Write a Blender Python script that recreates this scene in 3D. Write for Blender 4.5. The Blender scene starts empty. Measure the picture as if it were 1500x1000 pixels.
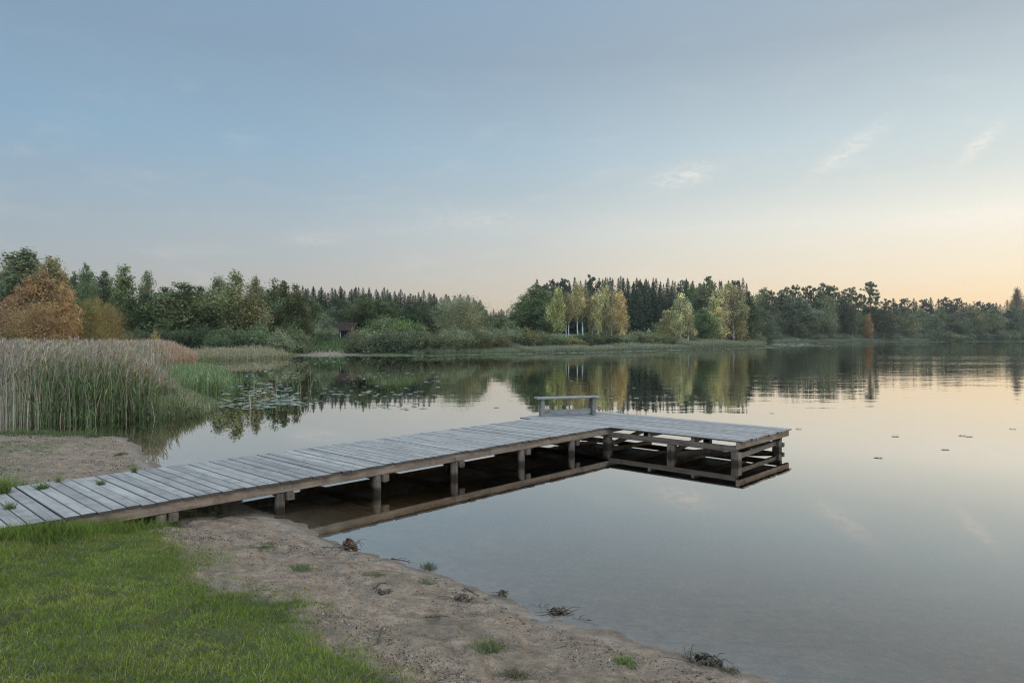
import bpy, math, random
import numpy as np
from mathutils import Vector

rng = np.random.default_rng(7)
random.seed(7)
sc = bpy.context.scene
COL = sc.collection
PI = math.pi
H = 2.3            # eye height above the lake
HOR = 494.0        # horizon row in the 1500 x 1000 photograph
F = 1000.0         # focal length in those pixels

# ------------------------------------------------------------------ helpers
def lin(c):
    return tuple(((v / 255) / 12.92 if v / 255 <= .04045 else ((v / 255 + .055) / 1.055) ** 2.4) for v in c)

def link(o, parent=None):
    COL.objects.link(o)
    if parent is not None:
        o.parent = parent
    return o

def tag(o, label=None, cat=None, group=None, kind=None):
    if label: o['label'] = label
    if cat: o['category'] = cat
    if group: o['group'] = group
    if kind: o['kind'] = kind
    return o

def empty(name, loc, rz=0.0, scale=(1, 1, 1)):
    o = bpy.data.objects.new(name, None)
    o.empty_display_size = .3
    o.location = loc
    o.rotation_euler = (0, 0, rz)
    o.scale = scale
    return link(o)

def quad_mesh(name, V, Fq, C=None, mats=(), midx=None, smooth=False):
    V = np.asarray(V, dtype=np.float32).reshape(-1, 3)
    Fq = np.asarray(Fq, dtype=np.int32).reshape(-1, 4)
    me = bpy.data.meshes.new(name)
    me.vertices.add(len(V)); me.vertices.foreach_set('co', V.ravel())
    me.loops.add(Fq.size); me.loops.foreach_set('vertex_index', Fq.ravel())
    me.polygons.add(len(Fq))
    me.polygons.foreach_set('loop_start', np.arange(0, Fq.size, 4, dtype=np.int32))
    me.polygons.foreach_set('loop_total', np.full(len(Fq), 4, dtype=np.int32))
    for m in mats: me.materials.append(m)
    if midx is not None: me.polygons.foreach_set('material_index', np.asarray(midx, dtype=np.int32))
    me.polygons.foreach_set('use_smooth', np.full(len(Fq), smooth))
    me.update(calc_edges=True)
    if C is not None:
        C = np.asarray(C, dtype=np.float32).reshape(-1, 3)
        a = me.color_attributes.new('col', 'FLOAT_COLOR', 'POINT')
        a.data.foreach_set('color', np.hstack([C, np.ones((len(C), 1), np.float32)]).ravel())
    return me

def obj(name, me, parent=None):
    return link(bpy.data.objects.new(name, me), parent)

class MB:
    """collects quads"""
    def __init__(s): s.V = []; s.F = []; s.C = []; s.n = 0
    def add(s, V, Fq, C=None):
        V = np.asarray(V, float).reshape(-1, 3); Fq = np.asarray(Fq, int).reshape(-1, 4)
        s.V.append(V); s.F.append(Fq + s.n); s.n += len(V)
        s.C.append(np.ones((len(V), 3)) if C is None else np.broadcast_to(np.asarray(C, float), (len(V), 3)))
    def box(s, a, b, ch=.004, rz=0, C=None):
        """box with chamfered edges along its longest axis"""
        a = np.array(a, float); b = np.array(b, float)
        d = b - a; ax = int(np.argmax(d)); o1, o2 = [i for i in range(3) if i != ax]
        c = min(ch, d[o1] * .3, d[o2] * .3)
        p = [(a[o1] + c, a[o2]), (b[o1] - c, a[o2]), (b[o1], a[o2] + c), (b[o1], b[o2] - c),
             (b[o1] - c, b[o2]), (a[o1] + c, b[o2]), (a[o1], b[o2] - c), (a[o1], a[o2] + c)]
        V = np.zeros((16, 3))
        for k, (u, v) in enumerate(p):
            for e, q in ((0, a[ax]), (8, b[ax])):
                V[k + e, ax] = q; V[k + e, o1] = u; V[k + e, o2] = v
        Fq = [(k, (k + 1) % 8, (k + 1) % 8 + 8, k + 8) for k in range(8)]
        for e in (0, 8):
            Fq += [(e, e + 1, e + 2, e + 7), (e + 7, e + 2, e + 3, e + 6), (e + 6, e + 3, e + 4, e + 5)]
        s.add(V, Fq, C)
    def beam(s, p, q, w, h, ch=.006, C=None):
        """square timber from p to q"""
        p = Vector(p); q = Vector(q); d = (q - p); L = d.length
        m = MB(); m.box((-w / 2, -h / 2, 0), (w / 2, h / 2, L), ch)
        R = d.to_track_quat('Z', 'Y').to_matrix()
        V = np.vstack(m.V) @ np.array(R).T + np.array(p)
        s.add(V, np.vstack(m.F), C)
    def tube(s, pts, rad, n=6, C=None, wob=0.0):
        pts = np.asarray(pts, float); rad = np.asarray(rad, float); k = len(pts)
        tan = np.gradient(pts, axis=0); tan /= np.linalg.norm(tan, axis=1)[:, None] + 1e-9
        ref = np.where(np.abs(tan[:, 2:3]) > .9, np.array([[1., 0, 0]]), np.array([[0, 0, 1.]]))
        u = np.cross(tan, ref); u /= np.linalg.norm(u, axis=1)[:, None] + 1e-9
        v = np.cross(tan, u)
        a = np.arange(n) / n * 2 * PI
        r = rad[:, None] * (1 + wob * rng.standard_normal((k, n)))
        V = pts[:, None] + r[..., None] * (u[:, None] * np.cos(a)[None, :, None] + v[:, None] * np.sin(a)[None, :, None])
        idx = np.arange(k * n).reshape(k, n)
        A = idx[:-1]; B = idx[1:]
        Fq = np.stack([A, np.roll(A, -1, 1), np.roll(B, -1, 1), B], -1).reshape(-1, 4)
        s.add(V.reshape(-1, 3), Fq, C)
    def mesh(s, name, mats, smooth=False):
        return quad_mesh(name, np.vstack(s.V), np.vstack(s.F), np.vstack(s.C), mats, smooth=smooth)
    def build(s, name, mat, parent=None, smooth=False):
        return obj(name, s.mesh(name, [mat], smooth), parent)

def ribbons(P, lean, h, w, ang, nseg, cb, ct, curve=1.8, tipw=.08, taper=2.0):
    """n upright blades as ribbons; returns V, F, C"""
    n = len(P); t = np.linspace(0, 1, nseg + 1)
    h = np.broadcast_to(np.asarray(h, float), (n,)); w = np.broadcast_to(np.asarray(w, float), (n,))
    side = np.stack([np.cos(ang), np.sin(ang), np.zeros(n)], -1)
    c = P[:, None, :] + lean[:, None, :] * (t ** curve)[None, :, None]
    c = c.copy(); c[:, :, 2] += h[:, None] * t[None]
    hw = (.5 * w[:, None] * np.maximum(1 - t ** taper, tipw)[None])[..., None] * side[:, None]
    V = np.stack([c - hw, c + hw], 2).reshape(n, -1, 3)
    k = 2 * (nseg + 1)
    base = (np.arange(n) * k)[:, None, None]
    q = np.array([[2 * i, 2 * i + 1, 2 * i + 3, 2 * i + 2] for i in range(nseg)])[None]
    cb = np.broadcast_to(cb, (n, 3)); ct = np.broadcast_to(ct, (n, 3))
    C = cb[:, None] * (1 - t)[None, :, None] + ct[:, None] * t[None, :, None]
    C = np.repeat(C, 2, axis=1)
    return V.reshape(-1, 3), (base + q).reshape(-1, 4), C.reshape(-1, 3)

def diamonds(c, size, C, up=0.0, aspect=.6, axis=None):
    """leaf shaped quads at points c"""
    n = len(c)
    a = rng.standard_normal((n, 3)) if axis is None else axis + .35 * rng.standard_normal((n, 3))
    a /= np.linalg.norm(a, axis=1)[:, None]
    r = rng.standard_normal((n, 3)); r[:, 2] *= (1 - up)
    b = np.cross(a, r); b /= np.linalg.norm(b, axis=1)[:, None] + 1e-9
    s = np.broadcast_to(np.asarray(size, float), (n,))[:, None]
    V = np.stack([c - a * s, c + b * s * aspect, c + a * s, c - b * s * aspect], 1).reshape(-1, 3)
    Fq = np.arange(4 * n).reshape(-1, 4)
    return V, Fq, np.repeat(np.broadcast_to(C, (n, 3)), 4, axis=0)

_lat = np.random.default_rng(99).random((256, 256))
def vn(x, y, s=1.0, seed=0):
    """smooth value noise 0..1"""
    x = np.asarray(x, float) * s + seed * 17.3; y = np.asarray(y, float) * s + seed * 9.7
    xi = np.floor(x).astype(int); yi = np.floor(y).astype(int)
    fx = x - xi; fy = y - yi
    fx = fx * fx * (3 - 2 * fx); fy = fy * fy * (3 - 2 * fy)
    g = lambda i, j: _lat[(xi + i) % 256, (yi + j) % 256]
    return (g(0, 0) * (1 - fx) + g(1, 0) * fx) * (1 - fy) + (g(0, 1) * (1 - fx) + g(1, 1) * fx) * fy
def fbm(x, y, s=1.0, o=4, seed=0):
    r = 0; a = .5; t = 0
    for k in range(o):
        r = r + a * vn(x, y, s * 2 ** k, seed + k * 3); t += a; a *= .5
    return r / t
def sstep(a, b, x):
    t = np.clip((np.asarray(x, float) - a) / (b - a), 0, 1); return t * t * (3 - 2 * t)

# ------------------------------------------------------------------ lake outline
def chaikin(p, n=2):
    p = np.array(p, float)
    for _ in range(n):
        q = np.roll(p, -1, 0)
        p = np.stack([.75 * p + .25 * q, .25 * p + .75 * q], 1).reshape(-1, 2)
    return p
LAKE = chaikin([
    (-3.6, 9.25), (-3.0, 8.75), (-2.2, 7.9), (-1.85, 7.5), (-.73, 6.65), (-.06, 6.0), (1.02, 5.1), (1.74, 4.59), (3.4, 3.3),
    (6, 1.2), (11, -2.5), (20, -6), (60, -8), (200, 0), (420, 60), (560, 200), (520, 330), (400, 410),
    (300, 392), (215, 352), (180, 331), (129, 290), (105, 268), (92, 255), (80, 215), (66, 172), (57, 157), (44, 143), (33, 131), (20, 117), (10, 105),
    (-4, 95), (-12, 87), (-18, 87), (-23, 91), (-29, 84), (-33, 74), (-34, 60), (-36, 46), (-40, 34), (-46, 26), (-40, 20.5),
    (-24, 17.6), (-14, 16.5), (-10.2, 16.0), (-9.2, 15.9), (-8.3, 15.0), (-7.75, 14.2), (-6.6, 12.4), (-5.5, 11.2), (-4.4, 10.2)], 2)
_A = LAKE; _B = np.roll(LAKE, -1, 0)
def sd(x, y):
    """signed distance to the shore, positive on land"""
    x = np.asarray(x, float); shp = x.shape
    x = x.ravel(); y = np.asarray(y, float).ravel()
    best = np.full(x.shape, 1e18); ins = np.zeros(x.shape, bool)
    for (ax, ay), (bx, by) in zip(_A, _B):
        dx, dy = bx - ax, by - ay
        t = np.clip(((x - ax) * dx + (y - ay) * dy) / (dx * dx + dy * dy + 1e-12), 0, 1)
        best = np.minimum(best, (x - ax - t * dx) ** 2 + (y - ay - t * dy) ** 2)
        if ay != by:
            c = ((ay > y) != (by > y)) & (x < (bx - ax) * (y - ay) / (by - ay) + ax)
            ins ^= c
    d = np.sqrt(best)
    return np.where(ins, -d, d).reshape(shp)

def gz0(x, y, d=None):
    if d is None: d = sd(x, y)
    near = np.where(d < 3.6, .12 * d, .432 + .04 * np.minimum(d - 3.6, 25))
    left = np.minimum(.075 * d, .55)
    wl = sstep(-5.2, -7.0, x) * sstep(8.6, 10.5, y)
    near = near * (1 - wl) + left * wl
    far = 5.0 * (1 - np.exp(-np.maximum(d, 0) / 38))
    f = sstep(40, 70, y)
    land = near * (1 - f) + far * f
    bed = -1.6 * (1 - np.exp(np.minimum(d, 0) * .095 / 1.6))
    return np.where(d > 0, land, bed)
def gz(x, y, d=None):
    x = np.asarray(x, float); y = np.asarray(y, float)
    if d is None: d = sd(x, y)
    z = gz0(x, y, d)
    r = np.hypot(x, y)
    m = sstep(-.1, .8, d) * (1 - sstep(30, 50, r))
    z = z + m * (-.0 + .05 * (fbm(x, y, 1.6, 4, 5) - .5) + .03 * (fbm(x, y, 6, 3, 11) - .5))
    z = z + np.exp(-(d / .9) ** 2) * (1 - sstep(30, 50, r)) * (.024 * (fbm(x, y, 1.3, 3, 15) - .5) + .016 * (fbm(x, y, 5, 2, 17) - .5))
    # ruts and shallow footprints in the loose sand
    z = z - m * .045 * sstep(.62, .84, vn(x, y, 4.2, 31)) - m * .03 * sstep(.68, .88, vn(x, y, 8.0, 33))
    z = np.where(on_deck(x, y, .04), np.minimum(z, .27), z)      # dug out under the boards
    return z

def ray(px, py):
    return (px - 750) / F, -(py - HOR) / F      # per metre of depth
def at_z(px, py, z):
    Y = F * (H - z) / (py - HOR); return np.array([(px - 750) / F * Y, Y])
def ground(px, py):
    z = 0.1
    for _ in range(14):
        p = at_z(px, py, z); z = .5 * z + .5 * float(gz(p[0], p[1]))
    return np.array([p[0], p[1], float(gz(p[0], p[1]))])

# ------------------------------------------------------------------ materials
class NT:
    def __init__(s, tree): s.t = tree; s.n = tree.nodes; s.l = tree.links
    def new(s, typ, **kw):
        n = s.n.new(typ)
        for k, v in kw.items(): setattr(n, k, v)
        return n
    def set(s, sock, v):
        if isinstance(v, bpy.types.NodeSocket): s.l.new(v, sock)
        else: sock.default_value = v
    def math(s, op, a, b=0.0, c=0.0, clamp=False):
        n = s.new('ShaderNodeMath', operation=op, use_clamp=clamp)
        s.set(n.inputs[0], a); s.set(n.inputs[1], b); s.set(n.inputs[2], c); return n.outputs[0]
    def mix(s, f, a, b, typ='RGBA', blend='MIX'):
        n = s.new('ShaderNodeMix', data_type=typ)
        if typ == 'RGBA': n.blend_type = blend
        i = {'RGBA': (6, 7, 2), 'FLOAT': (2, 3, 0)}[typ]
        s.set(n.inputs[0], f); s.set(n.inputs[i[0]], a); s.set(n.inputs[i[1]], b)
        return n.outputs[i[2]]
    def noise(s, vec=None, scale=5.0, detail=3.0, rough=.55, dist=0.0):
        n = s.new('ShaderNodeTexNoise'); s.set(n.inputs['Scale'], scale); s.set(n.inputs['Detail'], detail)
        s.set(n.inputs['Roughness'], rough); s.set(n.inputs['Distortion'], dist)
        if vec is not None: s.l.new(vec, n.inputs['Vector'])
        return n.outputs['Fac']
    def mapping(s, vec, scale=(1, 1, 1), loc=(0, 0, 0), rot=(0, 0, 0)):
        n = s.new('ShaderNodeMapping'); s.l.new(vec, n.inputs[0])
        n.inputs['Scale'].default_value = scale; n.inputs['Location'].default_value = loc; n.inputs['Rotation'].default_value = rot
        return n.outputs[0]
    def ramp(s, f, stops, interp='LINEAR'):
        n = s.new('ShaderNodeValToRGB'); cr = n.color_ramp; cr.interpolation = interp
        while len(cr.elements) < len(stops): cr.elements.new(.5)
        for e, (p, c) in zip(cr.elements, stops):
            e.position = p; e.color = (*c, 1) if hasattr(c, '__len__') else (c, c, c, 1)
        s.set(n.inputs[0], f); return n.outputs[0]
    def mrange(s, v, a, b, c=0.0, d=1.0, smooth=True):
        n = s.new('ShaderNodeMapRange', interpolation_type='SMOOTHSTEP' if smooth else 'LINEAR')
        s.set(n.inputs[0], v)
        for i, q in zip((1, 2, 3, 4), (a, b, c, d)): s.set(n.inputs[i], q)
        return n.outputs[0]

def material(name):
    m = bpy.data.materials.new(name); m.use_nodes = True
    m.node_tree.nodes.clear()
    t = NT(m.node_tree); out = t.new('ShaderNodeOutputMaterial')
    return m, t, out
def principled(t, out, color, rough=.8, spec=.3, normal=None):
    b = t.new('ShaderNodeBsdfPrincipled')
    t.set(b.inputs['Base Color'], color if isinstance(color, bpy.types.NodeSocket) else (*color, 1))
    t.set(b.inputs['Roughness'], rough); t.set(b.inputs['Specular IOR Level'], spec)
    if normal is not None: t.l.new(normal, b.inputs['Normal'])
    t.l.new(b.outputs[0], out.inputs[0]); return b
def bump(t, h, dist=.01, strength=1.0):
    b = t.new('ShaderNodeBump'); t.set(b.inputs['Height'], h); b.inputs['Distance'].default_value = dist
    b.inputs['Strength'].default_value = strength; return b.outputs[0]

def leaf_material(name, transl=.3, rough=.65, use_obj=True, jit=.26, spec=.25):
    """colour = the object's own colour times the per-leaf variation"""
    m, t, out = material(name)
    a = t.new('ShaderNodeVertexColor'); a.layer_name = 'col'
    col = a.outputs[0]
    if use_obj:
        oi = t.new('ShaderNodeObjectInfo')
        col = t.mix(1.0, col, oi.outputs['Color'], blend='MULTIPLY')
        v = t.mrange(oi.outputs['Random'], 0, 1, 1 - jit, 1 + jit, smooth=False)
        hs = t.new('ShaderNodeHueSaturation'); t.l.new(col, hs.inputs['Color']); t.l.new(v, hs.inputs['Value'])
        h2 = t.math('MULTIPLY', oi.outputs['Random'], 7.31); h2 = t.math('FRACT', h2)
        t.l.new(t.mrange(h2, 0, 1, .485, .515, smooth=False), hs.inputs['Hue']); col = hs.outputs[0]
    d = t.new('ShaderNodeBsdfPrincipled'); t.l.new(col, d.inputs['Base Color'])
    d.inputs['Roughness'].default_value = rough; d.inputs['Specular IOR Level'].default_value = spec
    tr = t.new('ShaderNodeBsdfTranslucent'); t.l.new(col, tr.inputs[0])
    mx = t.new('ShaderNodeMixShader'); mx.inputs[0].default_value = transl
    t.l.new(d.outputs[0], mx.inputs[1]); t.l.new(tr.outputs[0], mx.inputs[2]); t.l.new(mx.outputs[0], out.inputs[0])
    return m
M_LEAF = leaf_material('foliage', .4)
M_NEEDLE = leaf_material('needles', .12, .6)
M_GRASS = leaf_material('grass_blades', .35, .6, use_obj=False, spec=.1)
M_REED = leaf_material('reed_stems', .2, .6, use_obj=False)

def vcol_material(name, rough=.85, scale=20, amp=.35):
    m, t, out = material(name)
    a = t.new('ShaderNodeVertexColor'); a.layer_name = 'col'
    tc = t.new('ShaderNodeTexCoord')
    n = t.noise(tc.outputs['Object'], scale, 4)
    k = t.mrange(n, .25, .75, 1 - amp, 1 + amp)
    hs = t.new('ShaderNodeHueSaturation'); t.l.new(a.outputs[0], hs.inputs['Color']); t.l.new(k, hs.inputs['Value'])
    principled(t, out, hs.outputs[0], rough, .2, bump(t, n, .01))
    return m
M_BARK = vcol_material('bark', .9, 6)

def birch_bark():
    m, t, out = material('birch_bark')
    tc = t.new('ShaderNodeTexCoord')
    n = t.noise(t.mapping(tc.outputs['Object'], (2, 2, 5)), 1.5, 4, .6)
    c = t.ramp(n, [(.0, (.03, .028, .025)), (.36, (.06, .055, .05)), (.46, (.47, .45, .41)), (1, (.58, .56, .52))])
    a = t.new('ShaderNodeVertexColor'); a.layer_name = 'col'
    c = t.mix(1.0, c, a.outputs[0], blend='MULTIPLY')
    principled(t, out, c, .7, .2); return m
M_BIRCH = birch_bark()

def wood(name, c0, c1, axis, side=None, wet=False, rough=.8, spec=.3):
    """weathered timber, grain along local axis"""
    m, t, out = material(name)
    tc = t.new('ShaderNodeTexCoord'); g = t.new('ShaderNodeNewGeometry')
    s = [38, 38, 38]; s[axis] = 1.1
    off = t.new('ShaderNodeCombineXYZ'); r = g.outputs['Random Per Island']
    for k in range(3): t.l.new(t.math('MULTIPLY', r, 31.7 + 13 * k), off.inputs[k])
    add = t.new('ShaderNodeVectorMath', operation='ADD'); t.l.new(tc.outputs['Object'], add.inputs[0]); t.l.new(off.outputs[0], add.inputs[1])
    vec = t.mapping(add.outputs[0], tuple(s))
    grain = t.noise(vec, 1.0, 5, .65, .4)
    s2 = [4, 4, 4]; s2[axis] = .6
    blot = t.noise(t.mapping(add.outputs[0], tuple(s2)), 1.3, 4, .6)
    f = t.math('ADD', t.math('MULTIPLY', grain, .55), t.math('MULTIPLY', blot, .45))
    c = t.mix(t.mrange(f, .32, .68), (*c0, 1), (*c1, 1))
    fine = t.noise(t.mapping(add.outputs[0], (90, 90, 90)), 1.0, 2)
    v = t.math('MULTIPLY', t.mrange(r, 0, 1, .80, 1.13, smooth=False), t.mrange(fine, .3, .7, .9, 1.08))
    crack = t.mrange(grain, .25, .36, .45, 1)
    v = t.math('MULTIPLY', v, crack)
    stain = t.noise(add.outputs[0], 5.5, 4, .65)
    v = t.math('MULTIPLY', v, t.mrange(stain, .34, .52, .74, 1.02))
    hs = t.new('ShaderNodeHueSaturation'); t.l.new(c, hs.inputs['Color']); t.l.new(v, hs.inputs['Value'])
    col = hs.outputs[0]
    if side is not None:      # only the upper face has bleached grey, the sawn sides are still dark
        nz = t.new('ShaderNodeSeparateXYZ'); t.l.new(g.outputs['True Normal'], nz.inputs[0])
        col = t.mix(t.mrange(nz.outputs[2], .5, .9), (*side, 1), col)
    if wet:
        gp = t.new('ShaderNodeSeparateXYZ'); t.l.new(g.outputs['Position'], gp.inputs[0])
        wz = t.math('ADD', gp.outputs[2], t.math('MULTIPLY', t.math('SUBTRACT', blot, .5), .12))
        col = t.mix(t.mrange(wz, .05, .13), t.mix(1.0, col, (.25, .24, .22, 1), blend='MULTIPLY'), col)
    principled(t, out, col, rough, spec, bump(t, grain, .004))
    return m
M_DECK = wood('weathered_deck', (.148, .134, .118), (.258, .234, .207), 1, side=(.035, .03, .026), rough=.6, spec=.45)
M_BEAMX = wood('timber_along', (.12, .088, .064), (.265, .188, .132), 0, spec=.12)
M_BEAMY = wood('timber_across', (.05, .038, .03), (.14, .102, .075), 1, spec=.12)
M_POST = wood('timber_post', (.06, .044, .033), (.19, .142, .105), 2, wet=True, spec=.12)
M_BENCHX = wood('bench_timber', (.10, .094, .084), (.22, .206, .182), 0)
M_BENCHZ = wood('bench_post_timber', (.085, .078, .068), (.19, .172, .148), 2)

# ------------------------------------------------------------------ camera
cam = bpy.data.cameras.new('camera'); co = bpy.data.objects.new('camera', cam); COL.objects.link(co)
cam.lens = 24; cam.sensor_width = 36; cam.clip_start = .05; cam.clip_end = 6000
co.location = (0, 0, H); co.rotation_euler = (PI / 2 - math.atan((500 - HOR) / F), 0, 0)
sc.camera = co

# ------------------------------------------------------------------ sky and sun
SUN_AZ, SUN_EL = math.radians(56), math.radians(5)
def build_world():
    w = bpy.data.worlds.new('World'); sc.world = w; w.use_nodes = True
    t = NT(w.node_tree); t.n.clear()
    out = t.new('ShaderNodeOutputWorld'); bg = t.new('ShaderNodeBackground')
    tc = t.new('ShaderNodeTexCoord'); sep = t.new('ShaderNodeSeparateXYZ'); t.l.new(tc.outputs['Generated'], sep.inputs[0])
    x, y, z = sep.outputs
    hl = t.math('SQRT', t.math('ADD', t.math('ADD', t.math('MULTIPLY', x, x), t.math('MULTIPLY', y, y)), 1e-6))
    ca = t.math('DIVIDE', t.math('ADD', t.math('MULTIPLY', x, math.sin(SUN_AZ)), t.math('MULTIPLY', y, math.cos(SUN_AZ))), hl)
    e = lambda d: min(1, math.sin(math.radians(d)) * 2)
    z2 = t.math('MULTIPLY', z, 2.0, clamp=True)
    cool = t.ramp(z2, [(e(a), lin(c)) for a, c in ((0, (178, 171, 164)), (3, (174, 173, 170)), (6.5, (167, 177, 183)), (10, (157, 176, 190)), (15, (141, 172, 196)), (22, (133, 159, 183)), (27, (132, 160, 187)))])
    warm = t.ramp(z2, [(e(a), lin(c)) for a, c in ((0, (246, 209, 158)), (3, (249, 224, 186)), (4.7, (248, 232, 205)), (8.7, (243, 240, 227)), (12, (217, 224, 220)), (15, (204, 217, 220)), (22, (172, 185, 195)), (27, (164, 182, 198)))])
    f = t.ramp(t.math('MULTIPLY_ADD', ca, .5, .5), [(.48, 0.), (.638, .12), (.787, .38), (.9045, .76), (.9755, 1.0)])
    c = t.mix(f, cool, warm)
    # thin cirrus wisps, in azimuth / elevation
    az = t.math('ARCTAN2', x, y); el = t.math('ARCSINE', z)
    cv = t.new('ShaderNodeCombineXYZ'); t.l.new(az, cv.inputs[0]); t.l.new(el, cv.inputs[1])
    n1 = t.noise(t.mapping(cv.outputs[0], (9, 34, 1), rot=(0, 0, .12)), 1.0, 5, .6, .5)
    n2 = t.noise(t.mapping(cv.outputs[0], (60, 150, 1), rot=(0, 0, .25)), 1.0, 4, .6, .6)
    veil = t.math('MULTIPLY', t.mrange(n1, .5, .8), t.mrange(el, .5, .1, 0, .22))
    tot = veil
    R = math.radians
    for px, py, sx, sy, rot, amp in ((1000, 260, 2.6, .9, .18, .5), (460, 350, 2.2, .45, .05, .4), (700, 322, 4.0, .7, .0, .3),
                                     (1240, 222, 2.6, .6, .55, .45), (1432, 212, 1.6, .45, .75, .5), (1440, 325, 5.5, .9, .0, .42), (590, 335, 5, .5, .05, .1), (1020, 253, 1.1, .4, .2, .2)):
        a0 = math.atan((px - 750) / F); e0 = math.atan((HOR - py) / math.hypot(F, px - 750))
        da = t.math('SUBTRACT', az, a0); de = t.math('SUBTRACT', el, e0)
        u = t.math('ADD', t.math('MULTIPLY', da, math.cos(rot) / R(sx)), t.math('MULTIPLY', de, math.sin(rot) / R(sx)))
        v = t.math('ADD', t.math('MULTIPLY', da, -math.sin(rot) / R(sy)), t.math('MULTIPLY', de, math.cos(rot) / R(sy)))
        g = t.math('EXPONENT', t.math('MULTIPLY', t.math('ADD', t.math('MULTIPLY', u, u), t.math('MULTIPLY', v, v)), -1.0))
        g = t.math('MULTIPLY', t.math('MULTIPLY', g, amp), t.mrange(n2, .3, .7, .15, 1.25))
        tot = t.math('ADD', tot, g)
    tot = t.math('MINIMUM', tot, .8)
    c = t.mix(tot, c, t.mix(f, (*lin((206, 208, 210)), 1), (*lin((252, 244, 232)), 1)))
    # added fill light: unseen sky overhead and behind the camera is boosted
    k = t.math('MULTIPLY', t.mrange(z, .5, .8, 1.0, ZENITH_FILL), t.mrange(t.math('MULTIPLY', y, -1.0), -.15, .75, 1.0, REAR_FILL))
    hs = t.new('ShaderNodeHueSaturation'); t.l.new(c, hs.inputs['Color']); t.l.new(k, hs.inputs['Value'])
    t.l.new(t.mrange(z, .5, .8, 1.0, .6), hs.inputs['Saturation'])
    sky = t.new('ShaderNodeTexSky', sky_type='NISHITA'); sky.sun_disc = False
    sky.sun_elevation = SUN_EL; sky.sun_rotation = SUN_AZ; sky.air_density = 1.0; sky.dust_density = 1.0
    sm = t.mix(1.0, sky.outputs[0], (.003, .003, .003, 1), blend='MULTIPLY')
    c = t.mix(1.0, hs.outputs[0], sm, blend='ADD')
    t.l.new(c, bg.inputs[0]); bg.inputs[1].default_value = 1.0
    t.l.new(bg.outputs[0], out.inputs[0])
ZENITH_FILL = 2.8; REAR_FILL = 4.8
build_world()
sl = bpy.data.lights.new('sun', 'SUN'); so = bpy.data.objects.new('sun', sl); COL.objects.link(so)
sl.energy = 1.5; sl.angle = math.radians(10); sl.color = (1, .78, .52)
sv = Vector((math.sin(SUN_AZ) * math.cos(SUN_EL), math.cos(SUN_AZ) * math.cos(SUN_EL), math.sin(SUN_EL)))
so.rotation_euler = sv.to_track_quat('Z', 'Y').to_euler(); so.location = (30, 20, 30)

# ------------------------------------------------------------------ jetty frame
UA = math.radians(47.0)
UX, UY = math.cos(UA), math.sin(UA)
S0, T0 = 7.0, 9.3
def st(s, t, z=0.0):      # t here = local y (positive to the left of the walkway axis)
    a = UX * s - UY * t; b = UY * s + UX * t
    return np.array([a, b, np.zeros_like(a) + z])
def to_st(x, y):
    return UX * x + UY * y, -UY * x + UX * y
Y_R, Y_L = 8.22, 10.4      # walkway edges
X_0, X_P, X_1 = .35, 11.81, 14.2
Y_PR, Y_PL = 5.35, 10.75   # platform ends
DECK = .43
def on_deck(x, y, m=0.0):
    s, t = to_st(np.asarray(x), np.asarray(y))
    return ((s > X_0 - m) & (s < X_1 + m) & (t > Y_R - m) & (t < Y_L + m))

# ------------------------------------------------------------------ ground
def grass_polygon():
    e = [ground(*p)[:2] for p in ((212, 768), (252, 792), (300, 812), (332, 842), (385, 866), (440, 893), (482, 918), (522, 962), (566, 1000))]
    return np.array([(-6.2, 8.4)] + [tuple(q) for q in e] + [(.3, 2.7), (1.8, 1.7), (4.5, -.8), (9, -5), (18, -10), (40, -14), (40, -60), (-60, -60), (-60, 9), (-12, 9.4), (-8.6, 9.5)])
def poly_sd(P, x, y):
    x = np.asarray(x, float); y = np.asarray(y, float)
    best = np.full(x.shape, 1e18); ins = np.zeros(x.shape, bool)
    for (ax, ay), (bx, by) in zip(P, np.roll(P, -1, 0)):
        dx, dy = bx - ax, by - ay
        t = np.clip(((x - ax) * dx + (y - ay) * dy) / (dx * dx + dy * dy + 1e-12), 0, 1)
        best = np.minimum(best, (x - ax - t * dx) ** 2 + (y - ay - t * dy) ** 2)
        if ay != by: ins ^= ((ay > y) != (by > y)) & (x < (bx - ax) * (y - ay) / (by - ay) + ax)
    d = np.sqrt(best); return np.where(ins, d, -d)
GP = grass_polygon()
def grass_mask(x, y):
    d = poly_sd(GP, x, y) + .8 * (fbm(x, y, 1.5, 4, 21) - .5) + .35 * (fbm(x, y, 5, 2, 23) - .5)
    return sstep(-.38, .45, d)
def patch_mask(x, y, d):
    """sparse green flecks on the sand"""
    p = fbm(x, y, 1.1, 4, 41)
    return sstep(.54, .72, p) * sstep(.5, 1.4, d)

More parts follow.
